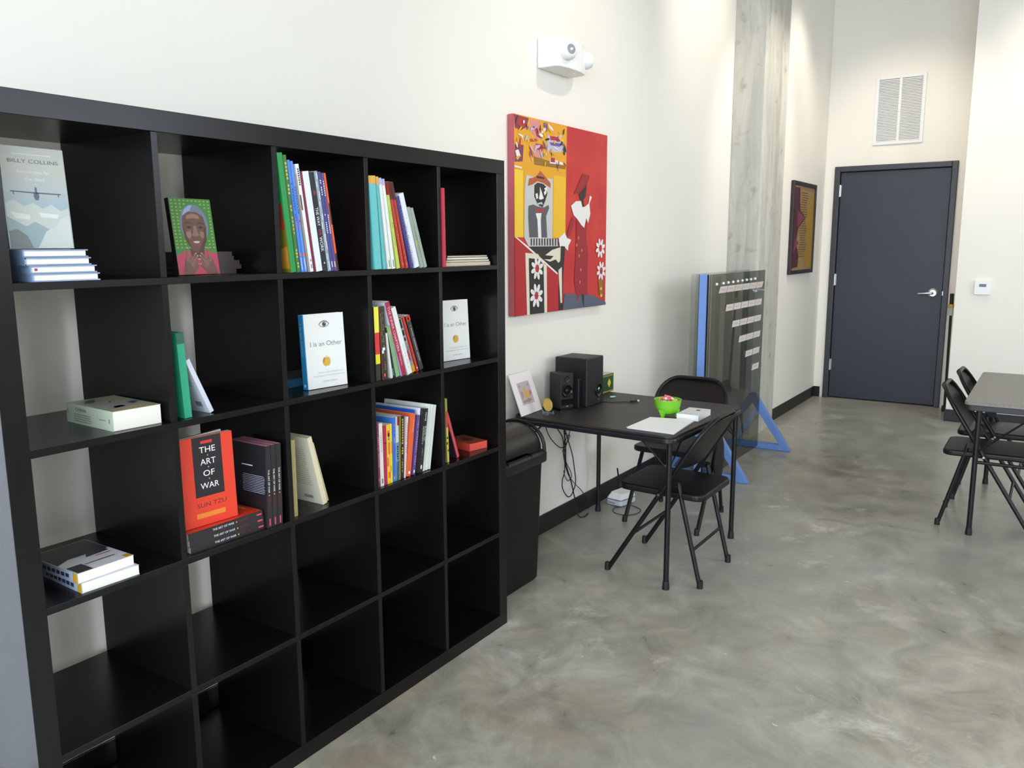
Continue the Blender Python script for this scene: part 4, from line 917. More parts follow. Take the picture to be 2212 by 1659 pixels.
# ================================================================== PICTURES ON THE WALL
PC = {'pt_amber': (226, 160, 26), 'pt_plum': (128, 56, 84), 'pt_crim': (176, 38, 52), 'pt_pink': (214, 140, 130), 'pt_lav': (196, 184, 204), 'pt_violet': (104, 84, 150), 'pt_white': (232, 228, 224),
      'pt_olive': (146, 106, 30), 'pt_rust': (176, 84, 48), 'pt_lemon': (240, 200, 50), 'pt_gold': (234, 184, 28), 'pt_card': (196, 196, 194), 'pt_black': (34, 30, 32), 'pt_slate': (84, 86, 94),
      'pt_red2': (176, 26, 36), 'pt_cream': (224, 216, 196), 'pt_floor': (84, 88, 106), 'pt_red3': (152, 22, 36), 'pt_tan': (158, 128, 84), 'pt_plumd': (78, 34, 48), 'pt_ochre': (166, 130, 46)}
def pm(n): return mat(n, PC[n], 0.5, bump=(90, 0.12))
PAINT=[
('yellow_field','pt_amber',[(0,1000),(519,997),(508,407),(459,396),(0,400)]),
('paint_patch','pt_plum',[(0,997),(136,993),(113,947),(60,926),(7,933)]),
('paint_patch','pt_crim',[(24,975),(64,993),(109,984),(109,959),(72,933),(30,941)]),
('paint_patch','pt_pink',[(142,988),(241,992),(263,922),(220,892),(144,937)]),
('paint_patch','pt_crim',[(186,954),(243,953),(251,908),(213,911)]),
('paint_patch','pt_lav',[(314,931),(361,925),(460,948),(492,882),(480,857),(312,844)]),
('paint_patch','pt_crim',[(341,928),(427,932),(426,912),(346,907)]),
('paint_patch','pt_violet',[(336,896),(456,900),(444,882),(350,881)]),
('paint_patch','pt_plum',[(4,854),(86,858),(77,777),(3,769)]),
('paint_patch','pt_white',[(10,824),(39,832),(58,802),(29,780)]),
('paint_patch','pt_pink',[(177,869),(259,876),(257,783),(187,779)]),
('paint_patch','pt_crim',[(196,877),(265,877),(248,846),(210,846)]),
('paint_patch','pt_olive',[(180,811),(505,786),(506,769),(188,769)]),
('paint_patch','pt_white',[(340,816),(476,802),(477,790),(341,788)]),
('paint_patch','pt_crim',[(346,818),(393,819),(394,796),(348,795)]),
('paint_patch','pt_rust',[(140,892),(207,901),(220,889),(146,878)]),
('paint_patch','pt_white',[(1,753),(72,748),(66,741),(2,745)]),
('yellow_stripe','pt_lemon',[(0,734),(78,732),(78,400),(0,400)]),
('yellow_stripe','pt_gold',[(378,730),(506,727),(508,407),(375,400)]),
('grey_card','pt_card',[(109,713),(196,706),(372,709),(369,396),(431,393),(429,353),(130,353),(88,400),(93,628)]),
('hat','pt_rust',[(123,659),(134,696),(202,710),(246,743),(279,724),(347,687),(348,660),(274,682),(216,687),(166,668)]),
('hat_band','pt_black',[(202,715),(286,711),(282,703),(209,704)]),
('face','pt_black',[(185,666),(216,681),(275,677),(301,664),(316,631),(292,589),(267,557),(221,566),(184,608)]),
('face_light','pt_white',[(240,662),(262,629),(278,603),(248,595),(230,599),(239,628)]),
('face_light','pt_white',[(282,655),(313,666),(304,630),(286,619),(278,636),(293,644)]),
('face_light','pt_white',[(196,622),(216,628),(222,603),(205,596)]),
('face_light','pt_card',[(216,576),(259,584),(270,571),(240,573),(221,566)]),
('suit','pt_slate',[(127,559),(173,568),(221,559),(280,557),(326,572),(333,555),(302,512),(314,400),(136,400),(125,502)]),
('shirt','pt_white',[(197,524),(255,527),(248,491),(254,394),(223,394),(215,490)]),
('bow_tie','pt_crim',[(196,553),(235,544),(280,558),(281,531),(238,537),(200,530)]),
('lower_red','pt_red2',[(0,396),(115,352),(421,202),(439,4),(0,0)]),
('piano_top','pt_black',[(121,353),(497,354),(468,245),(423,205),(272,286)]),
('hand','pt_white',[(431,396),(500,429),(523,400),(572,389),(540,355),(535,329),(497,350),(447,352)]),
('sheet','pt_cream',[(279,286),(347,284),(380,302),(292,307),(365,335),(455,349),(452,275),(431,264),(402,283),(341,272)]),
('white_line','pt_white',[(3,400),(15,401),(121,355),(423,210),(421,200),(112,348)]),
('flower_panel','pt_cream',[(97,321),(218,315),(287,260),(308,253),(313,0),(113,0)]),
('flower_panel','pt_black',[(129,294),(233,287),(276,257),(285,0),(139,1)]),
('piano_leg','pt_black',[(461,356),(504,352),(485,199),(479,3),(434,6),(441,216)]),
('piano_leg','pt_cream',[(431,225),(468,241),(473,42),(455,43)]),
('ground','pt_floor',[(499,93),(832,67),(998,17),(1000,0),(482,1)]),
('hat','pt_red3',[(594,639),(669,725),(696,759),(780,753),(746,700),(667,652)]),
('face','pt_black',[(689,661),(746,700),(733,633),(708,614),(718,577),(688,572),(670,616),(653,645)]),
('arm','pt_red3',[(581,518),(614,497),(565,418),(530,396),(515,415)]),
('dress','pt_red3',[(626,504),(673,479),(720,461),(748,499),(749,385),(771,307),(762,229),(767,71),(672,76),(644,48),(606,157),(620,271),(627,385)]),
('scarf','pt_white',[(565,576),(619,603),(678,607),(696,573),(726,577),(770,597),(782,641),(806,634),(778,594),(791,538),(764,484),(743,514),(720,457),(681,475),(633,508),(595,526)]),
('leg','pt_black',[(691,79),(727,75),(722,1),(703,42)]),
('gold_patch','pt_olive',[(898,153),(956,159),(958,44),(914,71)]),
('dot','pt_gold',[(924,107),(947,109),(949,92),(925,94)]),
('dot','pt_gold',[(926,66),(949,68),(951,51),(927,50)]),
('key','pt_black',[(149,395),(159,395),(159,359),(149,359)]),
('key','pt_black',[(175,395),(185,395),(185,359),(175,359)]),
('key','pt_black',[(201,395),(211,395),(211,358),(201,359)]),
('key','pt_black',[(228,396),(238,395),(238,358),(228,358)]),
('key','pt_black',[(254,396),(265,395),(265,358),(255,358)]),
('key','pt_black',[(281,396),(292,395),(293,358),(282,358)]),
('key','pt_black',[(309,396),(320,395),(320,358),(309,358)]),
('key','pt_black',[(336,396),(347,395),(348,358),(337,358)]),
('key','pt_black',[(364,397),(375,395),(376,357),(365,357)]),
('key','pt_black',[(393,397),(404,395),(404,357),(393,357)]),
('key','pt_black',[(421,397),(432,395),(433,357),(422,357)]),
]
FRAME=[
('tan_sheet','pt_tan',[(0,1000),(1000,1000),(1000,0),(0,0)]),
('plum_wave','pt_plumd',[(46,977),(286,977),(334,723),(618,630),(288,507),(217,331),(351,173),(333,35),(38,22),(0,332),(0,716)]),
('plum_wave','pt_plum',[(205,721),(547,629),(243,516)]),
('plum_wave','pt_plum',[(157,380),(338,331),(150,234),(90,196)]),
('gold_wave','pt_ochre',[(974,942),(1000,534),(1000,20),(715,37),(635,169),(730,289),(573,629),(761,834)]),
]
p = thing('canvas_painting', 'large unframed painting of pianist in hat and woman in red dress', 'painting', (2.53, 0.4385, 1.197))
PWD, PHT, PTH = 0.955, 0.945, 0.036
obj('canvas', B(0, -PTH, 0, PWD, 0, PHT), mat('canvas_red', (190, 40, 42), 0.55, bump=(60, 0.15), noise=(5, (206, 58, 48), 0.4, 0.7)), p, bevel=0.003)
obj('edge_wrap', B(-0.0008, -PTH+0.002, 0.003, -0.0001, -0.001, PHT-0.003), mat('canvas_edge', (176, 84, 96), 0.6), p)
O = (0, -PTH-0.0003, 0)
lay = {}
def shape(name, m, poly, k):
    decal(p, 'painted_'+name, m, [(u*PWD/1000, w*PHT/1000) for u, w in poly], O, X_, Z_, -0.0)
k = 0
for k, (n, m, poly) in enumerate(PAINT):
    o = decal(p, 'painted_'+n, pm(m), [(u*PWD/1000, w*PHT/1000) for u, w in poly], (0, -PTH-0.0003-0.00006*k, 0), X_, Z_)
for cu, cv, rr, np_ in ((208, 239, 62, 8), (201, 97, 66, 8), (918, 341, 60, 8), (931, 207, 58, 8)):
    pet = []
    for j in range(np_):
        a = 2*PI*j/np_ + 0.3; ca, sa = math.cos(a), math.sin(a)
        pts = []
        for q in range(10):
            th = 2*PI*q/10; l = 0.62*rr + 0.38*rr*math.cos(th); w = 0.2*rr*math.sin(th)
            pts.append(((cu + l*ca - w*sa)*PWD/1000, (cv + l*sa + w*ca)*PHT/1000))
        pet.append(pts)
    for j in range(np_): decal(p, 'painted_petal', pm('pt_white'), pet[j], (0, -PTH-0.0045-0.00004*j, 0), X_, Z_)
    decal(p, 'painted_flower_centre', pm('pt_crim'), ellipse(cu*PWD/1000, cv*PHT/1000, 0.018, 0.02, 14), (0, -PTH-0.0050, 0), X_, Z_)
random.seed(3)
for j in range(70):
    u0, w0 = random.uniform(0.01, 0.50), random.uniform(0.775, 0.985)
    a_ = random.uniform(0, PI); l_ = random.uniform(0.008, 0.03); t_ = random.uniform(0.003, 0.009)
    ca, sa = math.cos(a_), math.sin(a_)
    q = [(u0*PWD + l_*c1*ca - t_*c2*sa, w0*PHT + l_*c1*sa + t_*c2*ca) for c1, c2 in ((-1, -0.4), (-0.3, -1), (0.8, -0.7), (1, 0.3), (0.2, 1), (-0.8, 0.6))]
    q = [(min(max(a, 0.004), 0.49), min(max(b, 0.7), PHT-0.004)) for a, b in q]
    decal(p, 'painted_brush_dab', pm(random.choice(['pt_amber', 'pt_gold', 'pt_white', 'pt_pink', 'pt_plum', 'pt_crim', 'pt_lav', 'pt_amber', 'pt_olive', 'pt_gold', 'pt_black', 'pt_violet'])), q, (0, -PTH-0.0036-0.00001*j, 0), X_, Z_)
for x0, z0 in ((0.66, 0.3), (0.68, 0.22), (0.65, 0.4), (0.69, 0.33), (0.67, 0.15), (0.63, 0.36)):
    decal(p, 'painted_glint', pm('pt_pink'), ellipse(x0*PWD, z0*PHT, 0.006, 0.009, 8), (0, -PTH-0.0046, 0), X_, Z_)

p = thing('framed_picture', 'narrow dark-framed picture in plum and ochre near the door', 'picture', (6.665, 0.2385, 1.272))
W_, H_, b_ = 0.785, 0.815, 0.035
bm = B(0, -0.03, 0, b_, -0.001, H_); box(bm, W_-b_, -0.03, 0, W_, -0.001, H_); box(bm, b_, -0.03, 0, W_-b_, -0.001, b_); box(bm, b_, -0.03, H_-b_, W_-b_, -0.001, H_)
obj('frame', bm, mat('dark_walnut', (42, 30, 34), 0.4), p, bevel=0.004)
for k, (n, m, poly) in enumerate(FRAME):
    decal(p, 'painted_'+n, pm(m), [(b_+u*(W_-2*b_)/1000, b_+w*(H_-2*b_)/1000) for u, w in poly], (0, -0.016-0.0004*k, 0), X_, Z_)
decals(p, 'painted_text_lines', mat('sepia_ink', (112, 84, 52), 0.6), [rect(0.28+0.03*math.sin(j*0.7), 0.72-j*0.021, 0.50+0.03*math.sin(j*0.9), 0.728-j*0.021) for j in range(28)], (0, -0.0180, 0), X_, Z_)
obj('backing', B(b_, -0.014, b_, W_-b_, -0.002, H_-b_), mat('mount_board', (150, 122, 84), 0.7), p)

# ================================================================== FOLDING CHAIRS
def chair_parts():
    sl_, y_f = -0.62, 0.23
    def rail(z): return y_f + sl_*z
    pts = []
    zc, r, hw = 0.645, 0.125, 0.212
    for k in range(7): z = 0.012 + k*(zc-0.012)/6; pts.append((hw, rail(z), z))
    for k in range(1, 9): a = PI/2*k/8; z = zc + r*math.sin(a); pts.append((hw-r+r*math.cos(a), rail(z), z))
    pts = pts + [(-x, y, z) for x, y, z in reversed(pts)]
    out = {}
    out['frame_tube'] = (T(pts, 0.0115, 10), M_blackmetal, True)
    # backrest pan
    bm = BM(); nx, nz = 18, 7; hw2 = 0.205
    def top(x):
        ax = abs(x)
        return zc + r - 0.004 if ax < hw-r else zc + math.sqrt(max(r*r-(ax-(hw-r))**2, 0)) - 0.004
    grid = []
    for side in (0, 1):
        g = []
        for i in range(nx+1):
            x = -hw2 + 2*hw2*i/nx; zt = max(top(x), 0.60); zb = 0.545 - 0.020*(1-(x/hw2)**2)
            g.append([bm.verts.new((x, rail(zb+(zt-zb)*j/nz) - 0.024*(1-(x/hw2)**2) + (0.0016 if side else -0.0016), zb+(zt-zb)*j/nz)) for j in range(nz+1)])
        grid.append(g)
    for s_, g in enumerate(grid):
        for i in range(nx):
            for j in range(nz): bm.faces.new((g[i][j], g[i+1][j], g[i+1][j+1], g[i][j+1]))
    a, b2 = grid
    for i in range(nx):
        for j in (0, nz): bm.faces.new((a[i][j], a[i+1][j], b2[i+1][j], b2[i][j]))
    for j in range(nz):
        for i in (0, nx): bm.faces.new((a[i][j], a[i][j+1], b2[i][j+1], b2[i][j]))
    out['backrest'] = (bm, M_seat, True)
    # seat pan with rolled edge
    bm = prism(BM(), rrect(-0.197, -0.228, 0.197, 0.195, 0.05, 6), lambda u, w, k_: (u, w, k_ + 0.012*w), 0.402, 0.434)
    out['seat'] = (bm, M_seat, False)
    return out, rail
CP, RAIL = chair_parts()
CMESH = {n: mesh_of(n, bm, m, s) for n, (bm, m, s) in CP.items()}
def add_mesh(name, me, parent, bevel=None):
    o = bpy.data.objects.new(name, me); COL.objects.link(o); o.parent = parent
    if bevel:
        md = o.modifiers.new('bevel', 'BEVEL'); md.width = bevel; md.segments = 3; md.limit_method = 'ANGLE'; md.angle_limit = math.radians(40)
    return o
CAPM = mesh_of('foot_cap', lathe(BM(), [(0.0142, 0.0), (0.0142, 0.01), (0.0128, 0.036)], 12), M_rubber, True)
RLEG = {s: mesh_of('rear_leg', T([(s*0.188, -0.222, 0.012), (s*0.188, -0.105, 0.475)], 0.0105, 10), M_blackmetal, True) for s in (-1, 1)}
XB1 = mesh_of('crossbar', T([(-0.2, RAIL(0.2), 0.2), (0.2, RAIL(0.2), 0.2)], 0.0075, 8), M_blackmetal, True)
XB2 = mesh_of('crossbar', T([(-0.186, -0.182, 0.17), (0.186, -0.182, 0.17)], 0.0075, 8), M_blackmetal, True)
BRK = {s: mesh_of('hinge_bracket', box(BM(), s*0.203-0.0025, -0.112, 0.455, s*0.203+0.0025, RAIL(0.47)+0.012, 0.485), M_blackmetal) for s in (-1, 1)}
RIV = {s: mesh_of('rivet', T([(s*0.205, RAIL(0.415), 0.415), (s*0.227, RAIL(0.415), 0.415)], 0.006, 8), M_steel) for s in (-1, 1)}
def chair(label, loc, deg, group):
    c = thing('folding_chair', label, 'chair', (loc[0], loc[1], 0), math.radians(deg), group)
    for n in ('frame_tube', 'backrest'): add_mesh(n, CMESH[n], c)
    add_mesh('seat', CMESH['seat'], c, 0.010)
    for s in (-1, 1):
        add_mesh('rear_leg', RLEG[s], c); add_mesh('hinge_bracket', BRK[s], c); add_mesh('rivet', RIV[s], c)
        f = add_mesh('foot_cap', CAPM, c); f.location = (s*0.212, 0.229, 0.0004)
        f = add_mesh('foot_cap', CAPM, c); f.location = (s*0.188, -0.224, 0.0004)
    add_mesh('crossbar', XB1, c); add_mesh('crossbar', XB2, c)
    return c
GC = 'black steel folding chairs'
chair('black folding chair tucked under the card table, back towards the room', (2.798, -0.317), 0, GC)
chair('black folding chair at the card table with its back to the blue-footed board', (3.492, -0.063), 90, GC)
chair('black folding chair at the grey table, farther from the door', (4.335, -1.553), 180, GC)
chair('black folding chair at the grey table, nearer the door', (4.905, -1.57), 180, GC)

# ================================================================== CARD TABLE
tb = thing('card_table', 'square black folding card table pushed against the wall', 'table', (2.932, -0.027, 0), math.radians(-1.9))
HT = 0.4325; TZ = 0.712
obj('tabletop', prism(BM(), rrect(-HT+0.006, -HT+0.006, HT-0.006, HT-0.006, 0.045, 6), XY, TZ-0.012, TZ), M_vinyl, tb, bevel=0.003)
obj('apron', prism(BM(), rrect(-HT, -HT, HT, HT, 0.05, 6), XY, TZ-0.038, TZ-0.0115), mat('apron_steel', (24, 25, 29), 0.36), tb, bevel=0.008)
for sx in (-1, 1):
    for sy in (-1, 1):
        l = obj('leg', T([(sx*0.402, sy*0.402, 0.01), (sx*0.402, sy*0.402, TZ-0.038)], 0.0125, 12), M_blackmetal, tb, smooth=True)
        obj('foot_cap', lathe(BM(), [(0.0165, 0.0006), (0.0165, 0.012), (0.0135, 0.04)], 12, (sx*0.402, sy*0.402, 0)), M_rubber, l, smooth=True)
        obj('brace', T([(sx*0.402-sx*0.0, sy*0.392, 0.56), (sx*0.402, sy*0.27, TZ-0.04)], 0.004, 6), M_blackmetal, l)
        obj('brace', T([(sx*0.392, sy*0.402, 0.56), (sx*0.27, sy*0.402, TZ-0.04)], 0.004, 6), M_blackmetal, l)
obj('release_loop', T(spline([(0.402, -0.425, TZ-0.04), (0.415, -0.435, TZ-0.10), (0.42, -0.437, TZ-0.135), (0.428, -0.43, TZ-0.125), (0.425, -0.425, TZ-0.04)]), 0.004, 6), M_rubber, tb, smooth=True)

# ================================================================== GREY TABLE (right edge of the view)
tb = thing('folding_table', 'long grey-topped folding table with dark edge beside two chairs', 'table', (4.02, -2.35, 0))
obj('tabletop', prism(BM(), rrect(0, 0, 1.22, 0.93, 0.03, 5), XY, 0.706, 0.722), M_ttop, tb, bevel=0.003)
obj('edge_band', prism(BM(), rrect(0.004, 0.004, 1.216, 0.926, 0.03, 5), XY, 0.676, 0.7065), M_edge, tb, bevel=0.004)
for x, y in ((0.035, 0.86), (1.17, 0.86), (0.035, 0.07), (1.17, 0.07)):
    l = obj('leg', T([(x, y, 0.01), (x, y, 0.676)], 0.0135, 12), M_blackmetal, tb, smooth=True)
    obj('foot_cap', lathe(BM(), [(0.017, 0.0006), (0.017, 0.012), (0.0145, 0.04)], 12, (x, y, 0)), M_rubber, l, smooth=True)
    dy = 0.25 if y < 0.5 else -0.25
    obj('brace', T([(x, y, 0.45), (x, y+dy, 0.675)], 0.006, 6), M_blackmetal, l)
for x in (0.035, 1.17): obj('crossbar', T([(x, 0.07, 0.40), (x, 0.86, 0.40)], 0.009, 8), M_blackmetal, tb)

# ================================================================== THINGS ON THE CARD TABLE
Z0 = TZ + 0.0006
# subwoofer
s = thing('subwoofer', 'large black subwoofer box with round port standing against the wall', 'speaker', (2.968, 0.285, Z0))
M_spk = mat('speaker_black', (18, 18, 21), 0.5, bump=(200, 0.08)); M_spkg = mat('speaker_gloss', (10, 10, 11), 0.18); M_cone = mat('speaker_cone', (20, 20, 22), 0.4)
obj('cabinet', B(-0.091, -0.095, 0, 0.091, 0.095, 0.252), M_spk, s, bevel=0.006)
obj('port', lathe(BM(), [(0.036, -0.0965), (0.033, -0.1), (0.026, -0.0975), (0.022, -0.0955), (0.0, -0.0955)], 24, (0.035, 0, 0.075), 'y'), M_spkg, s, smooth=True)
obj('cone_cap', lathe(BM(), [(0.012, -0.0957), (0.008, -0.098), (0.0, -0.099)], 16, (0.038, 0, 0.078), 'y'), M_steel, s, smooth=True)
obj('badge', B(0.03, -0.0962, 0.022, 0.042, -0.0952, 0.028), M_steel, s)
def satellite(label, loc, deg, front=True):
    r = thing('satellite_speaker', label, 'speaker', (loc[0], loc[1], Z0), math.radians(deg))
    b = obj('cabinet', prism(BM(), [(-0.041, -0.052), (0.041, -0.052), (0.035, 0.05), (-0.035, 0.05)], XY, 0.008, 0.188), M_spk, r, bevel=0.004)
    obj('base', prism(BM(), rrect(-0.044, -0.06, 0.044, 0.05, 0.02, 4), XY, 0, 0.009), M_spkg, r)
    obj('tweeter', lathe(BM(), [(0.017, -0.0525), (0.015, -0.0555), (0.010, -0.0535), (0.0, -0.0555)], 20, (0, 0, 0.160), 'y'), M_cone, r, smooth=True)
    w = obj('woofer', lathe(BM(), [(0.034, -0.0525), (0.033, -0.0565), (0.029, -0.0570), (0.024, -0.0535), (0.012, -0.0495), (0.0, -0.0495)], 28, (0, 0, 0.100), 'y'), M_spkg, r, smooth=True)
    obj('dust_cap', lathe(BM(), [(0.012, -0.0500), (0.008, -0.0535), (0.0, -0.0545)], 16, (0, 0, 0.100), 'y'), M_cone, r, smooth=True)
    obj('grille_panel', B(-0.036, -0.0545, 0.028, 0.036, -0.0521, 0.058), M_spkg, r)
    obj('badge', B(-0.006, -0.0548, 0.018, 0.006, -0.0522, 0.024), M_steel, r)
satellite('small black speaker with glossy round driver in front of the subwoofer', (2.786, 0.292), -23)
q = thing('slim_speaker', 'slim glossy black speaker between the small speaker and the subwoofer', 'speaker', (2.853, 0.255, Z0))
obj('cabinet', B(-0.017, -0.04, 0, 0.017, 0.04, 0.152), M_spk, q, bevel=0.004)
obj('front_strip', B(-0.012, -0.0412, 0.006, 0.012, -0.0402, 0.146), M_spkg, q)
# leaning print
w_ = 0.215
p = thing('mounted_print', 'white mounted print with small violet and gold picture leaning on wall', 'print', (2.60, 0.352, Z0), math.radians(3))
p.rotation_euler = (math.radians(-20.5), 0, math.radians(4))
obj('mount', B(-0.098, 0.0, 0.0015, 0.118, 0.004, 0.212), mat('mount_white', (236, 230, 228), 0.6), p)
O = (0.01, -0.0004, 0.108)
decal(p, 'printed_picture', cmat((192, 178, 190)), rect(-0.062, -0.058, 0.06, 0.056), O, X_, Z_)
O = (0.01, -0.0008, 0.108)
for poly, c in (([(-0.02,-0.02),(-0.012,0.025),(0.0,0.035),(0.012,0.012),(0.03,0.0),(0.034,-0.03),(0.0,-0.03)], (206, 176, 96)), ([(-0.05,-0.03),(-0.03,-0.02),(-0.03,0.01),(-0.045,0.012)], (190, 140, 140)), ([(0.03,-0.02),(0.056,-0.012),(0.056,0.0),(0.034,0.01)], (196, 120, 150)),
                ([(-0.05,-0.05),(0.04,-0.045),(0.036,-0.034),(-0.05,-0.036)], (166, 140, 130)), ([(-0.055,0.03),(-0.03,0.04),(-0.04,0.045)], (150, 130, 150)), ([(0.02,0.03),(0.05,0.045),(0.045,0.035)], (150, 132, 148)), ([(0.0,-0.05),(0.012,-0.05),(0.01,-0.01),(0.002,-0.01)], (150, 110, 60))):
    decal(p, 'printed_shape', cmat(c), poly, (O[0], O[1]-0.0002*random.random(), O[2]), X_, Z_)
# gold medal on clear stand
c = thing('gold_medallion', 'gold coin medallion propped on a clear stand before the print', 'medallion', (2.628, 0.272, Z0), math.radians(-12))
gm = mat('gold_coin', (186, 158, 84), 0.35, metal=0.85, bump=(120, 0.4))
cm = bpy.data.objects.new('coin', mesh_of('coin', lathe(BM(), [(0.0, -0.0016), (0.028, -0.0016), (0.029, -0.0028), (0.0325, -0.0028), (0.0335, 0.0), (0.0325, 0.0028), (0.0, 0.0028)], 36, (0,0,0), 'y'), gm, True)); COL.objects.link(cm); cm.parent = c
cm.location = (0, 0.004, 0.047); cm.rotation_euler = (math.radians(-14), 0, 0)
acr = see_through('clear_acrylic', (240, 244, 246), 1.6, haze=0.12, haze_rgb=(225, 230, 235))
for sx in (-1, 1): obj('stand_arm', prism(BM(), [(-0.022, 0.0), (-0.018, 0.016), (-0.014, 0.016), (-0.012, 0.008), (0.012, 0.007), (0.022, 0.034), (0.026, 0.034), (0.02, 0.0)], YZ, sx*0.019-0.0015, sx*0.019+0.0015), acr, c)
obj('stand_back', B(-0.0205, 0.0185, 0.004, 0.0205, 0.0205, 0.012), acr, c)
# tea box
b = thing('tea_box', 'green box with yellow diamond and gold border beside the subwoofer', 'box', (3.315, 0.351, Z0), math.radians(-1))
obj('carton', B(-0.095, -0.046, 0, 0.095, 0.046, 0.104), mat('tea_green', (38, 74, 46), 0.4), b, bevel=0.0015)
obj('lid_top', B(-0.094, -0.045, 0.1041, 0.094, 0.045, 0.1047), mat('tea_lid', (176, 182, 172), 0.5), b)
O = (0, -0.0465, 0.052)
ym = cmat((214, 190, 40)); bo = cmat((150, 150, 50))
decals(b, 'gold_border', bo, [rect(-0.092, -0.05, 0.092, -0.042), rect(-0.092, 0.040, 0.092, 0.047), rect(0.085, -0.04, 0.09, 0.04), rect(-0.09, -0.04, -0.085, 0.04)], O, X_, Z_)
decal(b, 'yellow_diamond', ym, [(0.018, 0), (0.04, -0.027), (0.062, 0), (0.04, 0.027)], O, X_, Z_, -0.0)
decal(b, 'diamond_ring', cmat((226, 206, 60)), ellipse(0.04, 0, 0.012, 0.014, 14), (0, -0.0468, 0.052), X_, Z_)
# bowl of sweets
b = thing('candy_bowl', 'lime green footed bowl full of wrapped sweets', 'bowl', (2.885, -0.248, Z0), math.radians(20))
M_lime = mat('lime_plastic', (112, 190, 40), 0.35)
obj('bowl', lathe(BM(), [(0.0, 0.014), (0.032, 0.016), (0.048, 0.028), (0.060, 0.054), (0.0655, 0.082), (0.0665, 0.088), (0.0635, 0.088), (0.059, 0.078), (0.052, 0.055), (0.040, 0.035), (0.0, 0.026)], 36), M_lime, b, smooth=True)
for k in range(3):
    a = math.radians(100 + 120*k) + 0.9
    ca, sa = math.cos(a), math.sin(a)
    bm = BM(); rings = []
    for (r_, z_, w2) in ((0.052, 0.042, 0.020), (0.046, 0.016, 0.011), (0.044, 0.0, 0.005)):
        rings.append([bm.verts.new((ca*(r_+dr)-sa*dw, sa*(r_+dr)+ca*dw, z_)) for dr, dw in ((-0.008, -w2), (0.007, -w2*0.7), (0.007, w2*0.7), (-0.008, w2))])
    for q in range(2):
        for j in range(4): bm.faces.new((rings[q][j], rings[q][(j+1) % 4], rings[q+1][(j+1) % 4], rings[q+1][j]))
    bm.faces.new(rings[0]); bm.faces.new(rings[2])
    obj('foot', bm, M_lime, b)
cols = [(236, 120, 130), (244, 214, 70), (236, 150, 60), (240, 180, 200), (226, 84, 96), (246, 226, 190)]
cn = ['pink', 'yellow', 'orange', 'pale pink', 'red', 'cream']
swm = {}
for k, cc in enumerate(cols):
    bm = BM(); tube(bm, [(-0.016, 0, 0), (-0.011, 0, 0), (-0.0095, 0, 0), (0.0095, 0, 0), (0.011, 0, 0), (0.016, 0, 0)], 0.006, 8, radii=[0.007, 0.002, 0.0062, 0.0062, 0.002, 0.007])
    swm[k] = mesh_of('candy', bm, mat('wrapper_%d' % k, cc, 0.3), True)
random.seed(5)
spots = [(0, 0)] + [(0.019*math.cos(a), 0.019*math.sin(a)) for a in (0.3, 1.5, 2.8, 4.0, 5.2)] + [(0.039*math.cos(a), 0.039*math.sin(a)) for a in [0.1+0.62*i for i in range(10)]]
for k, (x, y) in enumerate(spots):
    rr = math.hypot(x, y)
    q = bpy.data.objects.new('candy', swm[k % 6]); COL.objects.link(q)
    tag(q, '%s wrapped sweet in the lime green bowl' % cn[k % 6], 'candy', 'wrapped sweets in the green bowl')
    q.location = (2.885+x, -0.248+y, Z0 + (0.099 if rr < 0.01 else 0.090 if rr < 0.03 else 0.080)); q.rotation_euler = (random.uniform(-0.3, 0.3), random.uniform(-0.4, 0.4), random.uniform(0, 6))
    if rr > 0.03: q.rotation_euler = (0, 0.0, math.atan2(y, x)+PI/2)
# white book and paper
b = book('white hardcover lying flat on the card table beside the green bowl', 0.028, 0.108, 0.178, (232, 230, 230), (236, 236, 238), M_wpaper)
place(b, (2.857, -0.416, Z0+0.0002), (0, 0, 1), (1, 0.03, 0))
F = FRONT(0.028, 0.108, 0.178)
decal(b, 'cover_picture', cmat((86, 84, 84)), rect(0.02, -0.02, 0.05, 0.0), *F, 0.0004); decals(b, 'cover_print', M_greyink, [rect(-0.075, -0.045, -0.0735, 0.045), rect(-0.07, 0.02, -0.05, 0.022)], *F, 0.0004)
pp = thing('paper_stack', 'white sheets of paper on the front corner of the card table', 'paper', (0, 0, 0))
for k, dx in enumerate((0.0, 0.004, -0.003)):
    bm = prism(BM(), [(2.545+dx, -0.197-dx), (2.538+dx, -0.424+dx), (2.853-dx, -0.401), (2.812+dx, -0.193)], XY, Z0+0.0001+0.0022*k, Z0+0.0019+0.0022*k)
    obj('sheet', bm, M_wpaper, pp)
# cable and plugs on the table
cb = thing('audio_cable', 'thin black cable with white-tipped plug across the card table', 'cable')
zc = Z0 + 0.003
obj('cord', T(spline([(3.064, 0.20, zc), (3.055, 0.165, zc), (3.075, 0.13, zc), (3.10, 0.10, zc), (3.122, 0.062, zc)]), 0.0022, 6), M_rubber, cb, smooth=True)
obj('plug', T([(3.122, 0.062, zc+0.003), (3.127, 0.058, zc+0.003), (3.158, 0.040, zc+0.003)], 0.0055, 10), M_rubber, cb, smooth=True)
obj('plug_tip', T([(3.159, 0.0395, zc+0.003), (3.168, 0.034, zc+0.003)], 0.0052, 10), mat('plug_white', (226, 214, 196), 0.4), cb, smooth=True)
cb = thing('audio_plug', 'mint green audio plug lying loose on the card table', 'plug')
obj('grip', T([(3.188, 0.214, Z0+0.0055), (3.212, 0.197, Z0+0.0055)], 0.0052, 10), mat('mint_plastic', (120, 196, 176), 0.4), cb, smooth=True)
obj('jack', T([(3.212, 0.197, Z0+0.0055), (3.221, 0.1905, Z0+0.0055)], 0.0022, 8), M_steel, cb, smooth=True)
cb = thing('speaker_lead', 'coiled black lead on the card table behind the small speaker', 'cable')
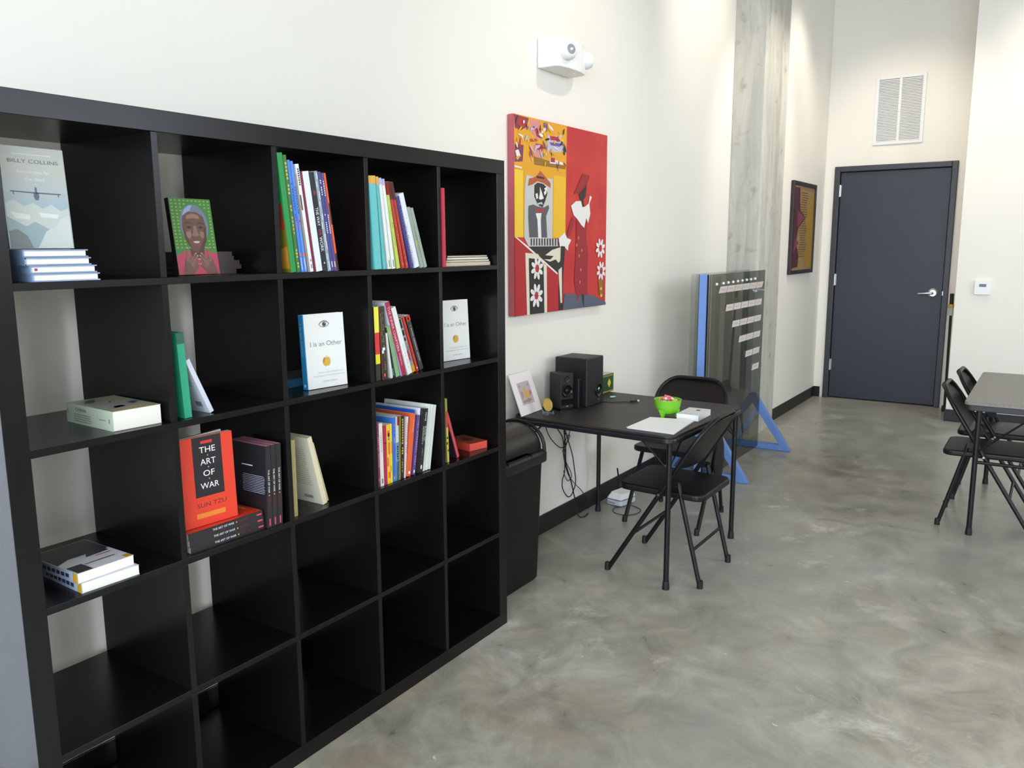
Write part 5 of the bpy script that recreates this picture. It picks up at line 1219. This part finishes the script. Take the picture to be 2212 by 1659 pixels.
obj('cord', T(spline([(2.735, 0.325, zc), (2.74, 0.345, zc), (2.728, 0.36, Z0+0.02), (2.72, 0.352, Z0+0.035), (2.727, 0.338, Z0+0.02), (2.735, 0.352, zc), (2.73, 0.372, zc)]), 0.002, 6), M_rubber, cb, smooth=True)

# ================================================================== UNDER THE TABLE
CABLES = [
  [(2.803, 0.61), (2.827, 0.562), (2.882, 0.506), (2.956, 0.459), (3.007, 0.458), (3.026, 0.471)] ,
  [(3.006, 0.56), (3.026, 0.451), (3.033, 0.35), (3.087, 0.243), (3.118, 0.167), (3.139, 0.114)] ,
  [(2.943, 0.572), (3.006, 0.501), (3.026, 0.404), (3.031, 0.31), (3.006, 0.263), (3.009, 0.215), (3.049, 0.165), (3.082, 0.148), (3.115, 0.158), (3.155, 0.213), (3.14, 0.298), (3.114, 0.385), (3.071, 0.468), (3.025, 0.55)] ,
  [(3.099, 0.532), (3.078, 0.48), (3.046, 0.427), (3.036, 0.389), (3.066, 0.342), (3.106, 0.293), (3.12, 0.255), (3.081, 0.239), (3.047, 0.273), (3.031, 0.31)] ,
  [(3.064, 0.539), (3.045, 0.447), (3.039, 0.402), (3.087, 0.284), (3.155, 0.213), (3.238, 0.15), (3.282, 0.11)] ,
  [(3.041, 0.415), (3.098, 0.456), (3.126, 0.484), (3.108, 0.494), (3.084, 0.479), (3.052, 0.432)] ,
]
nm = ['short black cable swinging in a shallow curve under the table', 'thick black cable hanging down to the skirting board', 'black cable hanging in a long loop under the table', 'black cable hanging in a small doubled loop under the table', 'black cable running diagonally to the skirting under the table', 'thin black cable curled in a tiny loop under the table']
for k, c in enumerate(CABLES):
    pts = [(x, 0.392+0.0072*k, z) for x, z in c]
    x, y, z = pts[0]
    if k != 5: pts = [(x-0.005, y, TZ-0.02-0.021)] + ([(x-0.002, y, 0.62)] if z < 0.6 else []) + pts
    if k == 1: pts += [(3.15, 0.40, 0.06), (3.165, 0.385, 0.012), (3.20, 0.37, 0.006), (3.26, 0.38, 0.006)]
    if k == 4: pts += [(3.30, 0.415, 0.085), (3.315, 0.42, 0.04), (3.33, 0.415, 0.006)]
    o = obj('hanging_cable', T(spline(pts, 7), (0.0026, 0.0036, 0.003, 0.0022, 0.0022, 0.0018)[k], 7), M_rubber, smooth=True)
    tag(o, nm[k], 'cable', 'black cables hanging under the card table')
r = thing('router', 'white network router with antenna on the floor under the table', 'router', (3.56, 0.315, 0), math.radians(-10))
obj('base', prism(BM(), rrect(-0.08, -0.055, 0.08, 0.055, 0.02, 4), XY, 0.004, 0.036), mat('router_white', (206, 212, 222), 0.4), r, bevel=0.004)
obj('seam_band', prism(BM(), rrect(-0.081, -0.056, 0.081, 0.056, 0.02, 4), XY, 0.0362, 0.042), mat('router_grey', (120, 120, 124), 0.4), r)
bm = BM(); lo = [bm.verts.new((x, y, 0.0422)) for x, y in rrect(-0.08, -0.055, 0.08, 0.055, 0.02, 4)]; hi = [bm.verts.new((x*0.78+0.012, y*0.8, 0.072)) for x, y in rrect(-0.08, -0.055, 0.08, 0.055, 0.02, 4)]
for i in range(len(lo)): bm.faces.new((lo[i], lo[(i+1) % len(lo)], hi[(i+1) % len(lo)], hi[i]))
bm.faces.new(hi); bm.faces.new(lo[::-1])
obj('top_shell', bm, M_white, r, smooth=True)
decals(r, 'vent_slots', M_greyink, [rect(-0.035+0.012*i, -0.008, -0.028+0.012*i, 0.004) for i in range(4)], (-0.0805, 0, 0.02), -Y_, Z_, 0.0006)
obj('antenna', T([(0.05, 0.05, 0.05), (0.055, 0.055, 0.09), (0.03, 0.055, 0.20)], 0.006, 8, radii=[0.006, 0.006, 0.0045]), M_rubber, r, smooth=True)
o = obj('floor_wire', T(spline([(3.50, 0.27, 0.006), (3.44, 0.30, 0.004), (3.37, 0.27, 0.003), (3.35, 0.20, 0.003), (3.40, 0.15, 0.003), (3.48, 0.15, 0.003), (3.52, 0.19, 0.003), (3.54, 0.24, 0.004)]), 0.0022, 6), M_rubber, smooth=True)
tag(o, 'black wire looped on the floor beside the router', 'cable')

# ================================================================== WASTE BIN
b = thing('waste_bin', 'tall black plastic waste bin with domed swing lid beside the bookcase', 'bin', (2.125, 0.265, 0))
def taper(bm, rects):
    rings = [[bm.verts.new((x, y, z)) for x, y in rrect(-a, -c, a, c, 0.035, 4)] for a, c, z in rects]
    n = len(rings[0])
    for i in range(len(rings)-1):
        for k in range(n): bm.faces.new((rings[i][k], rings[i][(k+1) % n], rings[i+1][(k+1) % n], rings[i+1][k]))
    bm.faces.new(rings[0][::-1]); bm.faces.new(rings[-1])
    return bm
obj('body', taper(BM(), [(0.198, 0.122, 0.001), (0.205, 0.128, 0.012), (0.222, 0.143, 0.575)]), M_bin, b, smooth=True)
lid = obj('lid', taper(BM(), [(0.238, 0.157, 0.562), (0.240, 0.159, 0.568), (0.240, 0.159, 0.602), (0.230, 0.150, 0.612)]), M_binlid, b, smooth=True)
bm = BM(); n = 16; ends = []
for x in (-0.212, 0.212):
    ends.append([bm.verts.new((x, 0.130*math.cos(PI*k/n), 0.612 + 0.118*math.sin(PI*k/n)**0.85)) for k in range(n+1)])
for k in range(n): bm.faces.new((ends[0][k], ends[0][k+1], ends[1][k+1], ends[1][k]))
bm.faces.new(ends[0]); bm.faces.new(ends[1][::-1]); bm.faces.new((ends[0][0], ends[1][0], ends[1][n], ends[0][n]))
obj('swing_flap', bm, M_binlid, lid, smooth=True)
for x in (-0.222, 0.222):
    obj('hood_rib', T([(x, 0.142*math.cos(PI*k/n), 0.606 + 0.128*math.sin(PI*k/n)**0.85) for k in range(n+1)], 0.009, 8), M_bin, lid, smooth=True)
obj('finger_lip', taper(BM(), [(0.10, 0.012, 0.600), (0.09, 0.016, 0.622)]), M_binlid, lid, smooth=True).location = (0, -0.135, 0)

# ================================================================== CLEAR BOARD ON BLUE FEET
bd = thing('acrylic_board', 'freestanding smoked clear board with label cards on blue triangular feet', 'display board', (0, 0, 0))
M_smoke = see_through('smoked_acrylic', (202, 204, 202), 1.2, ior=1.45)
M_clear = see_through('clear_sheet', (244, 246, 245), 1.0, haze=0.05, haze_rgb=(190, 192, 188))
M_blue = mat('blue_plastic', (118, 154, 222), 0.45)
M_bluefoot = mat('blue_painted_wood', (104, 140, 204), 0.5)
M_cardp = mat('label_card', (226, 214, 206), 0.6)
obj('front_panel', B(4.215, 0.040, 0.02, 5.350, 0.046, 1.352), M_smoke, bd)
obj('back_panel', B(4.215, 0.166, 0.02, 5.390, 0.172, 1.352), M_clear, bd)
obj('end_panel', B(4.286, 0.073, 0.02, 4.292, 0.165, 1.350), M_clear, bd)
obj('blue_spacer', B(4.262, 0.082, 0.03, 4.284, 0.132, 1.350), M_blue, bd)
for y0, y1 in ((0.0775, 0.0815), (0.1325, 0.1365)): obj('black_gasket', B(4.264, y0, 0.03, 4.282, y1, 1.348), M_rubber, bd)
obj('rail_strip', B(4.395, 0.047, 0.05, 4.418, 0.069, 1.335), M_clear, bd)
def foot(x):
    base0, base1, apex, hz = -0.205, 0.400, 0.098, 0.425
    def bar(a, c, w):
        a, c = Vector(a), Vector(c); d = (c-a).normalized(); n = Vector((-d.y, d.x))
        return [a-n*w*0, c-n*w*0, c+n*w, a+n*w]
    outer = [(base0, 0.001), (base1, 0.001), (apex+0.02, hz), (apex-0.02, hz)]
    inner = [(base0+0.085, 0.046), (base1-0.085, 0.046), (apex, hz-0.075)]
    bm = BM(); w0, w1 = x-0.022, x+0.022
    lo = {}
    O4 = outer; I4 = [inner[0], inner[1], inner[2], inner[2]]
    def mk(w): return [bm.verts.new((w, u, z)) for u, z in O4], [bm.verts.new((w, u, z)) for u, z in inner]
    A, Ai = mk(w0); Bq, Bi = mk(w1)
    idx = [0, 1, 2, 2]
    for V_, Vi, flip in ((A, Ai, 0), (Bq, Bi, 1)):
        for fc in ((V_[0], V_[1], Vi[1], Vi[0]), (V_[1], V_[2], Vi[2], Vi[1]), (V_[2], V_[3], Vi[2]), (V_[3], V_[0], Vi[0], Vi[2])): bm.faces.new(fc)
    for i in range(4): bm.faces.new((A[i], A[(i+1) % 4], Bq[(i+1) % 4], Bq[i]))
    for i in range(3): bm.faces.new((Ai[i], Ai[(i+1) % 3], Bi[(i+1) % 3], Bi[i]))
    return obj('foot', bm, M_bluefoot, bd, bevel=0.003)
foot(4.375); foot(5.378)
cardm = mesh_of('label_card', B(0, 0, 0, 0.148, 0.002, 0.044), M_cardp)
for rI, (zr, x0) in enumerate(((1.228, 4.36), (1.103, 4.505), (0.985, 4.645), (0.868, 4.795), (0.748, 4.955), (0.632, 5.120))):
    n = 6-rI
    for i in range(n):
        w = (5.285-x0)/n
        o = bpy.data.objects.new('label_card', cardm); COL.objects.link(o); o.parent = bd; o.location = (x0+i*w, 0.0365, zr)
        o.scale = (min((w-0.014)/0.148, 1.0), 1, 1); o.rotation_euler = (math.radians(6 if rI else 14), 0, 0)
        decals(o, 'card_print', cmat((150, 138, 132)), [rect(0.02, 0.018, 0.12, 0.020), rect(0.02, 0.025, 0.10, 0.027)], (0, -0.0003, 0), X_, Z_)
pegm = mesh_of('peg', lathe(BM(), [(0.009, 0.0), (0.009, -0.006), (0.006, -0.010), (0.0, -0.011)], 12, (0,0,0), 'y'), M_white, True)
for i in range(9):
    o = bpy.data.objects.new('peg', pegm); COL.objects.link(o); o.parent = bd; o.location = (4.315+0.095*i+(0.03 if i else 0), 0.0398, 1.288+0.001*i)

# ================================================================== BROOM BY THE DOOR
bs = thing('push_broom', 'black long-handled broom with yellow collar leaning beside the door', 'broom', (7.66, -0.985, 0))
obj('handle', T([(0.03, 0.0, 0.03), (0.085, 0.016, 0.90)], 0.0115, 10), M_rubber, bs, smooth=True)
obj('grip', T([(0.091, 0.018, 0.985), (0.097, 0.020, 1.085)], 0.017, 10), M_rubber, bs, smooth=True)
obj('yellow_collar', T([(0.087, 0.017, 0.955), (0.091, 0.018, 0.985)], 0.026, 12), mat('collar_yellow', (206, 160, 60), 0.4), bs, smooth=True)
obj('clear_sleeve', T([(0.084, 0.016, 0.885), (0.087, 0.017, 0.955)], 0.022, 12), mat('sleeve_grey', (190, 190, 184), 0.35), bs, smooth=True)
obj('brush_head', B(0.0, -0.018, 0.001, 0.06, 0.022, 0.05), M_rubber, bs, bevel=0.004)

# ================================================================== BAG ON THE CHAIR AT THE BOARD SIDE
bg = thing('shoulder_bag', 'limp black cloth bag hanging from the frame of the chair at the board side', 'bag', (3.44, -0.318, 0.25))
bm = BM(); rings = []
for z, wx, wy in ((0.0, 0.018, 0.010), (0.05, 0.05, 0.018), (0.13, 0.062, 0.021), (0.21, 0.05, 0.018), (0.27, 0.028, 0.011), (0.30, 0.010, 0.006)):
    rings.append([bm.verts.new((wx*math.cos(2*PI*k/14)*(1+0.12*math.sin(5*k+z*30)) + 0.05*z, wy*math.sin(2*PI*k/14)*(1+0.2*math.cos(3*k)), z)) for k in range(14)])
for i in range(len(rings)-1):
    for k in range(14): bm.faces.new((rings[i][k], rings[i][(k+1) % 14], rings[i+1][(k+1) % 14], rings[i+1][k]))
bm.faces.new(rings[0][::-1]); bm.faces.new(rings[-1])
obj('pouch', bm, mat('black_cloth', (15, 15, 16), 0.8), bg, smooth=True)
obj('strap', T(spline([(-0.004, 0.0, 0.285), (0.02, 0.004, 0.34), (0.05, 0.022, 0.372), (0.075, 0.028, 0.34), (0.035, 0.006, 0.28)]), 0.005, 6), mat('black_cloth', (15, 15, 16), 0.8), bg, smooth=True)
